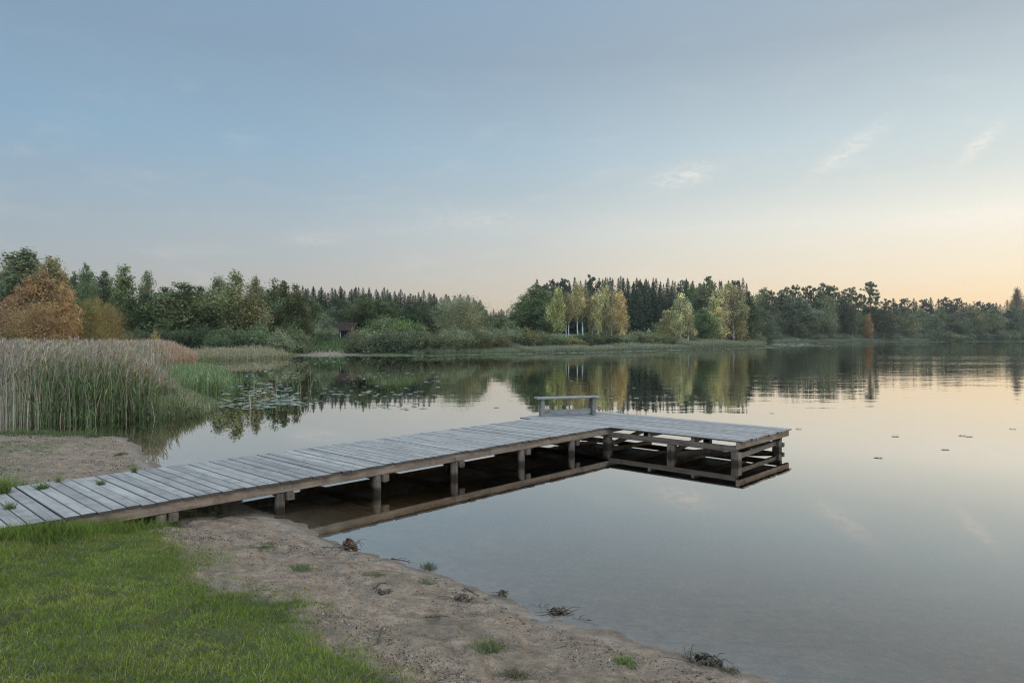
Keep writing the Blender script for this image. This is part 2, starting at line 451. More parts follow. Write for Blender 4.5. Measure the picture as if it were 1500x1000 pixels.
def build_ground():
    r = np.concatenate([np.geomspace(.4, 3.0, 24, endpoint=False), np.linspace(3.0, 11, 420, endpoint=False), np.geomspace(11, 60, 150, endpoint=False), np.geomspace(60, 1500, 110)])
    a = np.concatenate([np.linspace(-48, 48, 560), np.linspace(48, 312, 90)[1:]]) * PI / 180
    a = a[:-1] if abs(a[-1] - a[0] - 2 * PI) < 1e-6 else a
    Rr, Aa = np.meshgrid(r, a, indexing='ij')
    x = Rr * np.sin(Aa); y = Rr * np.cos(Aa)
    d = sd(x, y); z = gz(x, y, d)
    gm = np.where(Rr < 60, grass_mask(x, y), 0)
    far = sstep(30, 55, y) * (d > -6)
    beach = far * np.exp(-(((x + 23.5) / 3.2) ** 2)) * (d < 5) * sstep(5, 3.5, d)
    gm = np.maximum(gm, far) * (1 - beach)
    pm = patch_mask(x, y, d) * (1 - gm)
    n, m = x.shape
    idx = np.arange(n * m).reshape(n, m)
    A = idx[:-1]; B = idx[1:]
    Fq = np.stack([A, B, np.roll(B, -1, 1), np.roll(A, -1, 1)], -1).reshape(-1, 4)
    V = np.stack([x, y, z], -1).reshape(-1, 3)
    # middle cap
    c = len(V); V = np.vstack([V, [[0, 0, float(gz(0., 0.))]]])
    capA = idx[0]; capF = np.stack([np.full(m, c), capA, np.roll(capA, -1), np.roll(capA, -1)], -1)
    half = np.arange(0, m - 1, 2)
    cap = [(c, int(capA[i]), int(capA[(i + 1) % m]), int(capA[(i + 2) % m])) for i in range(0, m - m % 2, 2)]
    if m % 2: cap.append((c, int(capA[m - 1]), int(capA[0]), c))
    cap = [q for q in cap if len(set(q)) == 4]
    Fq = np.vstack([Fq, np.array(cap)])
    C = np.stack([gm, pm, np.clip(d * .25, 0, 1)], -1).reshape(-1, 3)
    C = np.vstack([C, [[1, 0, 1]]])
    mt, t, out = material('ground')
    at = t.new('ShaderNodeVertexColor'); at.layer_name = 'col'
    sp = t.new('ShaderNodeSeparateColor'); t.l.new(at.outputs[0], sp.inputs[0])
    g, p, dd = sp.outputs
    geo = t.new('ShaderNodeNewGeometry'); pos = geo.outputs['Position']
    big = t.noise(pos, 1.3, 5, .6); mid = t.noise(pos, 9, 5, .65); fine = t.noise(pos, 75, 3, .7); grit = t.noise(pos, 190, 2, .7)
    sand = t.ramp(mid, [(.25, (.082, .053, .033)), (.42, (.178, .123, .08)), (.6, (.262, .188, .126)), (.85, (.37, .268, .182))])
    sand = t.mix(t.mrange(fine, .5, .66), sand, (.085, .063, .047, 1))
    sand = t.mix(t.mrange(grit, .6, .72), sand, (.36, .32, .27, 1))
    sand = t.mix(t.math('MULTIPLY', t.mrange(big, .5, .66), .55), sand, (.10, .085, .052, 1))
    vo = t.new('ShaderNodeTexVoronoi'); t.l.new(pos, vo.inputs['Vector']); vo.inputs['Scale'].default_value = 28
    deb = t.math('MULTIPLY', t.mrange(vo.outputs[0], .28, .12), t.mrange(t.noise(pos, 3.2, 3), .48, .62))
    sand = t.mix(t.math('MULTIPLY', deb, .8), sand, (.06, .045, .034, 1))
    rot = t.mapping(pos, (2.2, 9, 4), rot=(0, 0, .62))
    streak = t.noise(rot, 1.0, 5, .65)
    sand = t.mix(t.math('MULTIPLY', t.mrange(streak, .5, .68), .75), sand, (.085, .062, .043, 1))
    sp2 = t.noise(pos, 26, 4, .7)
    sand = t.mix(t.math('MULTIPLY', t.mrange(sp2, .54, .68), .7), sand, (.075, .054, .038, 1))  # dark mottle painted in for debris and small footprint shadows
    edge = t.math('MULTIPLY', t.mrange(dd, .012, .028), t.mrange(t.math('ADD', dd, t.math('MULTIPLY', t.math('SUBTRACT', streak, .5), .05)), .075, .045))
    sand = t.mix(t.math('MULTIPLY', edge, t.mrange(big, .35, .65, .05, .5)), sand, t.mix(mid, (.2, .17, .135, 1), (.32, .28, .23, 1)))
    # damp strip by the waterline
    wetf = t.mrange(t.math('ADD', dd, t.math('MULTIPLY', t.math('SUBTRACT', mid, .5), .06)), .0, .06, 1.0, .0)
    sand = t.mix(t.math('MULTIPLY', wetf, .62), sand, t.mix(1.0, sand, (.5, .48, .46, 1), blend='MULTIPLY'))
    turf = t.mix(t.mrange(fine, .35, .65), (.042, .05, .015, 1), (.085, .09, .03, 1))
    c = t.mix(t.math('MULTIPLY', p, t.mrange(fine, .4, .6, .2, .9)), sand, (.085, .098, .042, 1))
    c = t.mix(t.mrange(t.math('ADD', g, t.math('MULTIPLY', t.math('SUBTRACT', mid, .5), .6)), .5, .95), c, turf)
    bm = t.math('ADD', t.math('ADD', t.math('MULTIPLY', mid, .6), t.math('MULTIPLY', fine, .35)), t.math('MULTIPLY', grit, .12))
    principled(t, out, c, t.math('SUBTRACT', .92, t.math('MULTIPLY', wetf, .35)), .3, bump(t, bm, .065))
    o = obj('ground', quad_mesh('ground', V, Fq, C, [mt], smooth=True))
    tag(o, kind='structure')
build_ground()

# ------------------------------------------------------------------ water
def build_water():
    mt, t, out = material('lake_water')
    geo = t.new('ShaderNodeNewGeometry'); pos = geo.outputs['Position']
    sp = t.new('ShaderNodeSeparateXYZ'); t.l.new(pos, sp.inputs[0])
    swell = t.noise(t.mapping(pos, (.30, .75, 1), rot=(0, 0, .12)), 1.0, 3, .5, .3)
    rip = t.noise(t.mapping(pos, (1.2, 2.6, 1)), 1.0, 3, .5)
    band = t.noise(t.mapping(pos, (.02, .07, 1)), 1.0, 2, .5)
    dist = t.math('SQRT', t.math('ADD', t.math('MULTIPLY', sp.outputs[0], sp.outputs[0]), t.math('MULTIPLY', sp.outputs[1], sp.outputs[1])))
    side = t.math('MULTIPLY', t.mrange(sp.outputs[0], -14, 14, .22, 1), t.mrange(sp.outputs[0], 12, 40, 1.0, 2.0))
    amp = t.math('MULTIPLY', t.mrange(dist, 13, 36, .035, 1.0), t.mrange(band, .35, .62, .45, 1.2))
    amp = t.math('MULTIPLY', amp, side)
    h = t.math('MULTIPLY', t.math('ADD', swell, t.math('MULTIPLY', rip, .16)), amp)
    nb = bump(t, h, .015)
    lw = t.new('ShaderNodeLayerWeight'); lw.inputs['Blend'].default_value = .5; t.l.new(nb, lw.inputs['Normal'])
    R = t.ramp(lw.outputs['Facing'], [(0, .04), (.45, .15), (.625, .31), (.74, .51), (.87, .80), (1, 1.0)])
    gl = t.new('ShaderNodeBsdfGlossy'); gl.inputs['Roughness'].default_value = .012; gl.inputs['Color'].default_value = (.98, .955, .92, 1)
    t.l.new(nb, gl.inputs['Normal'])
    tr = t.new('ShaderNodeBsdfTransparent'); tr.inputs[0].default_value = (.93, .93, .9, 1)
    mx = t.new('ShaderNodeMixShader'); t.l.new(R, mx.inputs[0]); t.l.new(tr.outputs[0], mx.inputs[1]); t.l.new(gl.outputs[0], mx.inputs[2])
    t.l.new(mx.outputs[0], out.inputs['Surface'])
    va = t.new('ShaderNodeVolumeAbsorption'); va.inputs['Color'].default_value = (.62, .48, .2, 1); va.inputs['Density'].default_value = 2.2
    t.l.new(va.outputs[0], out.inputs['Volume'])
    V = [(-75, -20, 0), (640, -20, 0), (640, 460, 0), (-75, 460, 0)]
    o = obj('lake', quad_mesh('lake', V, [(0, 1, 2, 3)], None, [mt]))
    tag(o, kind='structure')
build_water()

# ------------------------------------------------------------------ jetty
def build_jetty():
    base = st(S0, T0, 0)
    root = empty('jetty', (base[0], base[1], 0), UA)
    tag(root, 'grey weathered wooden jetty turning right into a wide bathing platform', 'jetty')
    L = lambda s, t, z: (s - S0, t - T0, z)
    top = DECK
    # walkway boards and platform boards
    def boards(name, x0, x1, ya, yb, jit):
        m = MB(); x = x0; nails = MB(); lines = [q for q in (Y_R + .06, 9.31, Y_L - .06, 6.35, 7.3, Y_PR + .08) if ya < q < yb]
        while x < x1 - .05:
            wd = .139 + random.uniform(-.005, .005)
            gap = random.choice((.008, .010, .012, .015, .019))
            dz = random.uniform(-.005, .004)
            a = L(x, ya + random.uniform(-jit, jit), top - .03 + dz); b = L(min(x + wd, x1 + .06), yb + random.uniform(-jit, jit), top + dz)
            n0 = m.n
            m.box(a, b, .006)
            V = m.V[-1]; cx = (a[0] + b[0]) / 2; yc = (a[1] + b[1]) / 2
            sk = random.uniform(-.0022, .0022); cup = random.uniform(-.002, .0015)
            V[:, 0] += sk * (V[:, 1] - yc)
            V[:, 2] += cup * np.abs(V[:, 0] - cx) / .07
            for q in lines:
                for e in (.3, .7):
                    cx2 = a[0] + (b[0] - a[0]) * e + random.uniform(-.008, .008); cy2 = q - T0 + random.uniform(-.012, .012); rr = random.uniform(.004, .0065)
                    g8 = [(cx2 + rr * math.cos(k * PI / 4), cy2 + rr * math.sin(k * PI / 4), b[2] + .0025) for k in range(8)]
                    nails.add(g8, [(0, 1, 2, 7), (7, 2, 3, 6), (6, 3, 4, 5)])
            x += wd + gap
        n1 = sum(len(q) for q in m.F); off = m.n
        V = np.vstack(m.V + nails.V); Fq = np.vstack(m.F + [q + off for q in nails.F])
        idx = np.zeros(len(Fq), int); idx[n1:] = 1
        return obj(name, quad_mesh(name, V, Fq, None, [M_DECK, M_NAIL], idx), root)
    boards('deck_boards', X_0, X_P - .005, Y_R, Y_L, .02)
    boards('platform_boards', X_P, X_1, Y_PR, Y_PL, .02)
    bt = top - .034; bb = top - .154
    # long edge beams under the walkway, several timber lengths
    for y0 in (Y_R + .03, Y_L - .09):
        xs = [X_0 + .05, 4.6, 7.5, 10.6, X_P + .1]
        for a, b in zip(xs[:-1], xs[1:]):
            m = MB(); m.box(L(a, y0, bb), L(b - .004, y0 + .06, bt), .006); m.build('edge_beam', M_BEAMX, root)
    m = MB(); m.box(L(X_0 + .05, 9.28, bb), L(X_P + .1, 9.34, bt), .006); m.build('middle_beam', M_BEAMX, root)
    posts = [2.98, 4.45, 5.98, 7.51, 9.15, 10.62]
    for i, s in enumerate(posts):
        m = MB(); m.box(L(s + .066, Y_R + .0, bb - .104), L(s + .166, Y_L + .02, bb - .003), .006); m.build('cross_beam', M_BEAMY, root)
        for y0 in (Y_R + .085, Y_L - .06):
            g = float(gz(*st(s, y0)[:2]))
            m = MB(); z = np.linspace(min(g, 0) - .25, bb - .003, 7)
            cx, cy, _ = L(s, y0, 0)
            m.tube([(cx + random.uniform(-.004, .004), cy + random.uniform(-.004, .004), q) for q in z], [.07, .069, .068, .067, .066, .066, .064], 10, wob=.035)
            m.build('post', M_POST, root, smooth=True)
        m = MB(); q = L(s, Y_R + .03, bb + .055)
        m.tube([(q[0], q[1] - .008, q[2]), (q[0], q[1] - .0075, q[2]), (q[0], q[1] + .002, q[2])], [.0008, .014, .014], 8); m.build('bolt', M_BOLT, root)
    # platform: joists along the walkway direction, beams along the platform
    jt = top - .034; jb = top - .114
    for y0 in (6.35, 7.3, 8.25, 9.3, 10.3):
        m = MB(); m.box(L(X_P + .05, y0 - .035, jb), L(X_1 - .03, y0 + .035, jt), .006); m.build('joist', M_BEAMX, root)
    m = MB(); m.box(L(X_P - .01, Y_PR + .05, bb), L(X_1 - .06, Y_PR + .11, jt), .006); m.build('end_beam', M_BEAMX, root)
    for s in (X_P + .07, X_1 - .3):
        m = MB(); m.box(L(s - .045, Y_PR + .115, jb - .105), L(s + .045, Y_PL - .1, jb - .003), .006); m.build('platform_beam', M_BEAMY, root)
    pb = jb - .108
    pp = []
    for s, ys in ((X_P + .08, (Y_PR + .14, 6.81, 8.33, 10.4)), (X_1 - .3, (Y_PR + .2, 7.08, 8.6, 10.4))):
        for y0 in ys:
            m = MB(); cx, cy, _ = L(s, y0, 0); w = .075
            g = -1.2
            m.box((cx - w, cy - w, g), (cx + w, cy + w, pb), .012); m.build('platform_post', M_POST, root)
            pp.append((s, y0))
    # end cross beam under the fascia
    m = MB(); m.box(L(X_P - .02, Y_PR + .115, bb - .03), L(X_1 - .1, Y_PR + .165, bb + .045), .006)
    # low rails between the posts
    def rail(a, b, w=.06, h=.085):
        m = MB(); m.beam(L(*a), L(*b), w, h, C=(.10, .078, .06)); m.build('brace', M_BRACE, root)
    rail((X_P + .2, Y_PR + .12, .13), (X_1 - .42, Y_PR + .2, .15))
    rail((X_1 - .19, Y_PR + .1, .10), (X_1 - .19, 10.45, .13))
    rail((X_P + .19, 6.9, .03), (X_1 - .4, 7.05, .17))
    rail((X_P + .19, 8.3, .05), (X_1 - .4, 8.55, .16))
    rail((X_P + .15, 10.4, .08), (X_P + .15, 8.35, .11))
    rail((X_P + .2, 6.85, .0), (X_1 - .22, Y_PR + .3, .1))
M_BOLT, _t, _o = material('bolt_metal'); principled(_t, _o, (.15, .14, .13), .5, .4)
M_BRACE = vcol_material('brace_timber', .85, 14)
M_NAIL, _t, _o = material('rusty_nail'); principled(_t, _o, (.05, .035, .025), .8, .2)
build_jetty()

# ------------------------------------------------------------------ bench
def build_bench():
    p0 = np.array([.706, 16.15]); p1 = np.array([1.953, 16.52]); d = p1 - p0; L = float(np.linalg.norm(d)); a = math.atan2(d[1], d[0])
    c = (p0 + p1) / 2
    r = empty('bench', (c[0], c[1], DECK + .003), a)
    tag(r, 'plain backless wooden bench standing on the far corner of the jetty', 'bench')
    m = MB()
    for k in range(2): m.box((-.80, -.145 + k * .148, .415), (.80, -.003 + k * .148, .45), .005)
    m.build('seat', M_BENCHX, r)
    for x in (-L / 2, L / 2):
        m = MB()
        m.box((x - .042, -.10, 0), (x + .042, .10, .413), .008); m.build('leg', M_BENCHZ, r)
    m = MB(); m.box((-L / 2 + .058, -.025, .05), (L / 2 - .058, .025, .15), .006); m.build('stretcher', M_BENCHX, r)
build_bench()

# ------------------------------------------------------------------ lawn and small plants
def jitcol(n, c, v=.25, h=.12):
    c = np.asarray(c, float)
    k = np.exp(v * rng.standard_normal((n, 1)))
    return np.clip(c[None] * k * (1 + h * rng.standard_normal((n, 3))), .003, .9)

def blades(P, hmin, hmax, w, lean, base, tip, nseg=3, vary=.25):
    n = len(P); h = rng.uniform(hmin, hmax, n); ang = rng.uniform(0, 2 * PI, n); la = rng.uniform(0, 2 * PI, n)
    le = h * lean * rng.uniform(.15, 1.0, n)
    lv = np.stack([np.cos(la) * le, np.sin(la) * le, -.3 * le], -1)
    return ribbons(P, lv, h, w * rng.uniform(.6, 1.3, n), ang, nseg, jitcol(n, base, vary), jitcol(n, tip, vary))

def build_lawn():
    m = MB()
    def scatter(n, x0, x1, y0, y1, hmin, hmax, w, keep=None):
        x = rng.uniform(x0, x1, n); y = rng.uniform(y0, y1, n)
        g = grass_mask(x, y); k = (rng.random(n) < g ** 1.6) & ~on_deck(x, y, -.02)
        if keep is not None: k &= keep(x, y)
        x, y = x[k], y[k]; d = sd(x, y); P = np.stack([x, y, gz(x, y, d) - .004], -1); nn = len(P)
        q = fbm(x, y, 1.2, 3, 51); q2 = fbm(x, y, 4.0, 3, 53)
        yel = sstep(.45, .65, q)[:, None]
        hh = rng.uniform(hmin, hmax, nn) * (.55 + .9 * q2) * np.where(rng.random(nn) < .10, 1.6, 1.0)
        tip = (np.array([.138, .187, .025])[None] * (1 - yel) + np.array([.178, .202, .034])[None] * yel)
        dead = (rng.random(nn) < .15)[:, None]
        tip = np.where(dead, np.array([.24, .2, .1])[None], tip)
        val = (.75 + .6 * fbm(x, y, 2.2, 3, 57))[:, None]
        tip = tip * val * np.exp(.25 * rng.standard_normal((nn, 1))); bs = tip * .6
        ang = rng.uniform(0, 2 * PI, nn); la = rng.uniform(0, 2 * PI, nn); le = hh * rng.uniform(.1, 1.1, nn)
        lv = np.stack([np.cos(la) * le, np.sin(la) * le, -.25 * le], -1)
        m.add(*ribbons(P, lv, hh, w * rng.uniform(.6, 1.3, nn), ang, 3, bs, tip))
    view = lambda x, y: np.abs(x) < .80 * y + .4
    scatter(330000, -6.6, .8, 3.0, 8.2, .018, .048, .0042, lambda x, y: view(x, y))
    scatter(70000, -3.2, 2.8, .2, 3.05, .02, .055, .0055, lambda x, y: view(x, y))
    scatter(230000, -8.5, 2.5, .3, 8.2, .02, .055, .0065, lambda x, y: ~view(x, y))
    scatter(70000, -14, 8, -9, 9.5, .03, .07, .010, lambda x, y: ~view(x, y) & ((x < -8.5) | (x > 2.5) | (y < .3) | (y > 8.2)))
    # taller fringe against the jetty edge
    n = 15000; s = rng.uniform(.2, 3.2, n); t = Y_R + .05 - np.abs(rng.normal(0, .16, n)); p = st(s, t)
    x, y = p[0], p[1]; k = rng.random(n) < sstep(3.3, 2.3, s + .5 * fbm(s, t, 2, 2, 3)) * .9
    x, y = x[k], y[k]; P = np.stack([x, y, gz(x, y) - .005], -1)
    m.add(*blades(P, .06, .2, .005, .8, (.075, .105, .02), (.14, .18, .035), 3))
    # left of the walkway
    n = 9000; s = rng.uniform(.2, 2.6, n); t = Y_L + rng.normal(.12, .22, n); p = st(s, t)
    x, y = p[0], p[1]; k = (t > Y_L - .03) & (rng.random(n) < sstep(2.6, 1.6, s))
    x, y = x[k], y[k]; P = np.stack([x, y, gz(x, y) - .005], -1)
    m.add(*blades(P, .08, .3, .006, .7, (.06, .09, .025), (.14, .17, .05), 3))
    o = m.build('lawn_grass', M_GRASS); tag(o, 'short green grass of the lawn in the near corner', 'grass', kind='stuff')

    # low thin growth scattered on both beaches
    m = MB(); n = 60000
    x = np.concatenate([rng.uniform(-5, 3, n), rng.uniform(-15, -5, n)]); y = np.concatenate([rng.uniform(3, 10, n), rng.uniform(8.5, 17, n)])
    d = sd(x, y); p = patch_mask(x, y, d); wl = (x < -5)
    p = np.where(wl, .45 * p + .34 * sstep(.3, .7, fbm(x, y, .8, 3, 61)) + .5 * sstep(.5, .0, np.abs(to_st(x, y)[1] - Y_L - .25)) * sstep(5, 2, to_st(x, y)[0]), p * .25)
    k = (rng.random(2 * n) < p) & (d > .25) & ~on_deck(x, y, 0.0) & (grass_mask(x, y) < .7)
    x, y, d = x[k], y[k], d[k]; P = np.stack([x, y, gz(x, y, d) - .003], -1)
    dry = rng.random(len(x)) < .5
    V, Fq, C = blades(P, .015, .055, np.where(P[:, 0] < -5, .011, .005), 1.4, (.07, .08, .035), (.115, .125, .055), 2)
    C = np.where(np.repeat(dry, 6)[:, None], C * np.array([1.7, 1.3, 1.25]), C)
    m.add(V, Fq, C); o = m.build('beach_grass', M_GRASS); tag(o, 'thin low grass scattered over the sandy beach', 'grass', kind='stuff')

    # green moss and flooded grass strip in front of the reeds
    m = MB(); n = 26000
    x = rng.uniform(-20, -8.2, n); y = rng.uniform(15.3, 18.4, n); d = sd(x, y)
    k = rng.random(n) < sstep(.95, .1, np.abs(d - .05)) * sstep(-8.6, -11, x)
    x, y = x[k], y[k]; P = np.stack([x, y, np.maximum(gz(x, y), -.04)], -1)
    m.add(*blades(P, .03, .16, .008, 1.0, (.05, .075, .028), (.10, .13, .05), 2))
    o = m.build('shore_grass', M_GRASS); tag(o, 'low wet green grass along the foot of the reeds', 'grass', kind='stuff')
build_lawn()

def mound(m, R, hgt, col):
    """low uneven clump of roots and soil"""
    n = 14; rings = 4; a = np.arange(n) / n * 2 * PI; V = []; wob = 1 + .18 * rng.standard_normal(n)
    for k in range(rings):
        f = 1 - k / rings; r = R * f * wob
        z = hgt * (1 - f * f) * (1 + .2 * rng.standard_normal(n)) - .012 * f - .004
        V.append(np.stack([r * np.cos(a), r * np.sin(a), z], -1))
    V = np.vstack(V); idx = np.arange(rings * n).reshape(rings, n); A = idx[:-1]; B = idx[1:]
    Fq = np.stack([A, np.roll(A, -1, 1), np.roll(B, -1, 1), B], -1).reshape(-1, 4)
    top = [(idx[-1, k], idx[-1, k + 1], idx[-1, n - 2 - k], idx[-1, n - 1 - k]) for k in range(n // 2 - 1)]
    m.add(V, np.vstack([Fq, np.array(top)]), col)

def tuft(name, pos, n, hmin, hmax, spread, base, tip, label, cat='grass tuft', group=None, w=.006, lean=.9, leaves=0):
    m = MB()
    r = np.abs(rng.normal(0, spread, n)); r = np.where(r > 1.15 * spread, r * .35, r); a = rng.uniform(0, 2 * PI, n)
    P = np.stack([r * np.cos(a), r * np.sin(a), np.zeros(n) - .012], -1)
    for k in range(16):      # creeping runners that tie the tuft together
        q = k * PI / 8 + random.uniform(-.15, .15); e = 1.15 * spread
        m.tube(np.array([[0, 0, -.004], [e * .5 * math.cos(q + .2), e * .5 * math.sin(q + .2), .004], [e * math.cos(q), e * math.sin(q), -.006]]), [.004, .003, .002], 5, tuple(np.array(base) * 1.2))
    m.add(*blades(P, hmin, hmax, w, lean, base, tip, 4))
    if leaves:
        c = np.stack([rng.normal(0, spread * .7, leaves), rng.normal(0, spread * .7, leaves), rng.uniform(hmin * .4, hmax * .8, leaves)], -1)
        m.add(*diamonds(c, rng.uniform(.012, .028, leaves), jitcol(leaves, tip, .25), aspect=.55))
    if leaves:
        for k in range(9):
            q = k * .7; e = spread * 1.5; m.tube(np.array([[0, 0, -.004], [e * .4 * math.cos(q), e * .4 * math.sin(q), hmax * .5], [e * math.cos(q), e * math.sin(q), hmax * .75]]), [.003, .0025, .0015], 5, tuple(np.array(base) * 1.1))
    o = m.build(name, M_GRASS); o.location = pos
    tag(o, label, cat, group); return o

def deck_pt(px, py):
    p = at_z(px, py, DECK); return (p[0], p[1], DECK - .01)
G1, G2 = (.05, .09, .025), (.10, .165, .045)
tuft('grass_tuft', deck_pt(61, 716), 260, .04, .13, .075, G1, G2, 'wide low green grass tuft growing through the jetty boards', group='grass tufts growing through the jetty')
tuft('grass_tuft', deck_pt(147, 709), 110, .04, .13, .05, (.07, .09, .04), (.14, .17, .08), 'small pale grass tuft on the jetty between two greener tufts', group='grass tufts growing through the jetty')
tuft('grass_tuft', deck_pt(196, 692), 90, .06, .18, .035, G1, G2, 'upright grass tuft at the far edge of the jetty, nearest the water', group='grass tufts growing through the jetty')
tuft('grass_tuft', deck_pt(84, 706), 60, .05, .17, .03, (.08, .1, .02), (.18, .2, .05), 'yellowish grass tuft at the jetty edge by the beach', group='grass tufts growing through the jetty')
tuft('grass_tuft', deck_pt(14, 745), 120, .05, .16, .06, (.07, .09, .03), (.15, .17, .06), 'straggly grass tuft at the near end of the jetty boards', group='grass tufts growing through the jetty')
tuft('grass_tuft', deck_pt(3, 722), 240, .1, .32, .08, (.07, .1, .025), (.17, .19, .05), 'tall yellow green grass tuft at the shore end of the jetty', group='grass tufts growing through the jetty')

def gp(px, py): return tuple(ground(px, py))
DRY = ((.1, .085, .045), (.2, .17, .09))
for px, py, n, h, sp, c, lab in (
        (712, 952, 420, .10, .10, ((.075, .085, .035), (.15, .15, .065)), 'broad olive grass tuft on the bare sand near the bottom edge'),
        (755, 985, 180, .07, .08, DRY, 'dry grass tuft on the sand at the bottom edge of the beach'),
        (915, 972, 240, .08, .055, ((.07, .1, .03), (.17, .2, .07)), 'bright green weed tuft alone on the sand near the water'),
        (432, 835, 300, .07, .12, ((.07, .085, .035), (.13, .145, .06)), 'low green grass tuft on the sand beside the lawn corner'),
        (470, 770, 120, .05, .09, ((.07, .085, .035), (.13, .145, .06)), 'flat grass tuft on the damp sand below the jetty'),
        (385, 800, 180, .06, .1, ((.07, .085, .035), (.13, .145, .06)), 'thin grass tuft midway between the lawn and the jetty'),
        (545, 843, 150, .05, .08, DRY, 'brown dry grass tuft on the middle of the sand'),
        (620, 855, 160, .05, .09, ((.08, .085, .04), (.14, .14, .07)), 'small olive grass tuft behind the sandy shore edge'),
        (628, 833, 170, .11, .06, ((.05, .055, .03), (.11, .11, .06)), 'dark weed tuft standing at the waterline'),
        (1015, 962, 130, .06, .05, ((.05, .05, .03), (.1, .1, .05)), 'dark grass tuft on the sand edge toward the right corner'),
        (1068, 985, 130, .05, .06, ((.06, .055, .03), (.11, .1, .05)), 'last low tuft on the narrow end of the beach')):
    tuft('grass_tuft', gp(px, py), int(n * 1.3), h * .2, h * .85, sp * 1.45, c[0], c[1], lab, group='grass tufts on the sand')
for px, py, h, lab in ((302, 752, .2, 'leafy green weed growing in the sand under the jetty edge'), (322, 752, .26, 'taller twiggy weed beside the first jetty post'),
                       (278, 757, .18, 'small pale weed under the jetty beam'), (215, 768, .24, 'weed with thin stems at the lawn edge against the jetty')):
    tuft('weed_plant', gp(px, py), 60, h * .4, h, .05, G1, (.13, .16, .06), lab, 'weed', 'weeds under the jetty', w=.005, lean=.5, leaves=60)

# ------------------------------------------------------------------ litter on the sand
M_TWIG = vcol_material('dead_wood', .9, 30)
def twig(px, py, length, rad, ang, label, col=(.06, .045, .032), name='twig', group='twigs washed up on the beach', bend=.1, arms=2):
    p = np.array(gp(px, py)); m = MB(); n = 6
    t = np.linspace(-.5, .5, n)
    x = t * length * math.cos(ang); y = t * length * math.sin(ang)
    off = bend * length * (.25 - t ** 2)
    pts = np.stack([x - off * math.sin(ang), y + off * math.cos(ang), np.zeros(n)], -1)
    pts[:, 2] = gz(pts[:, 0] + p[0], pts[:, 1] + p[1]) - p[2] + rad * .7
    m.tube(pts, np.linspace(rad, rad * .45, n), 6, col, .08)
    for k in range(arms):
        i = random.randint(1, n - 3); a2 = ang + random.choice((-1, 1)) * random.uniform(.4, 1.0); l2 = length * random.uniform(.15, .35)
        q = pts[i]; e = q + np.array([math.cos(a2) * l2, math.sin(a2) * l2, random.uniform(.0, .05)])
        m.tube(np.array([q, (q + e) / 2 + [0, 0, .01], e]), [rad * .5, rad * .4, rad * .25], 5, col)
    o = m.build(name, M_TWIG, smooth=True); o.location = p
    tag(o, label, 'twig', group)
twig(592, 823, .34, .008, -.5, 'long dark stick lying along the waterline')
twig(500, 803, .42, .007, .1, 'thin dark branch lying into the leaf heap by the water')
twig(690, 868, .22, .006, -.9, 'short stick on the wet sand edge')
twig(792, 890, .20, .006, -.6, 'dark twig at the water edge below the middle of the lake')
twig(858, 912, .26, .007, -.7, 'dark bent twig on the damp sand by the water')
twig(560, 855, .18, .005, .4, 'short brown twig on the open sand')
twig(640, 905, .2, .005, -.2, 'small twig lying on the dry sand')
def debris(px, py, n, rad, hgt, cols, label):
    p = np.array(gp(px, py)); m = MB()
    r = np.abs(rng.normal(0, rad, n)); r = np.where(r > .98 * rad, r * .35, r); a = rng.uniform(0, 2 * PI, n); x = r * np.cos(a); y = r * np.sin(a) * .6
    z = gz(x + p[0], y + p[1]) - p[2] + hgt * np.exp(-(r / rad) ** 2) * rng.random(n) + .004
    mound(m, 1.0 * rad, hgt * .3 + .006, cols[-1] if cols is DK else cols[2]); m.V[-1][:, 1] *= .62; z = z + .006
    C = np.array(cols)[rng.integers(0, len(cols), n)] * np.exp(.3 * rng.standard_normal((n, 1)))
    m.add(*diamonds(np.stack([x, y, z], -1), rng.uniform(.010, .03, n), C, aspect=.5))
    for k in range(9):
        a = random.uniform(0, 2 * PI); l = rad * random.uniform(1, 2)
        q = np.array([random.gauss(0, rad * .5), random.gauss(0, rad * .3), hgt * .3])
        m.tube(np.array([q, q + [math.cos(a) * l * .5, math.sin(a) * l * .3, .02 + random.random() * hgt * .5], q + [math.cos(a) * l, math.sin(a) * l * .6, random.random() * hgt]]), [.004, .0035, .002], 5, (.07, .05, .035))
    o = m.build('leaf_heap', M_TWIG); o.location = p; tag(o, label, 'debris', 'washed up leaf heaps')
BR = [(.11, .055, .03), (.15, .085, .05), (.06, .04, .027), (.2, .135, .085)]
DK = [(.07, .055, .04), (.11, .085, .06), (.05, .04, .03)]
debris(512, 806, 260, .085, .12, BR, 'heap of rust brown dead leaves and stems at the waterline')
debris(678, 880, 90, .08, .025, DK, 'flat brown leaf heap on the sand near the water')
debris(560, 872, 60, .07, .02, DK, 'scatter of dark leaves in a dip of the sand')
debris(820, 899, 110, .1, .03, DK, 'dark leaf heap along the wet shore edge')
debris(1035, 972, 160, .13, .05, DK, 'dark heap of rotting leaves at the right end of the beach')
debris(735, 872, 60, .04, .03, DK, 'small clump of dark leaves standing in the water edge')
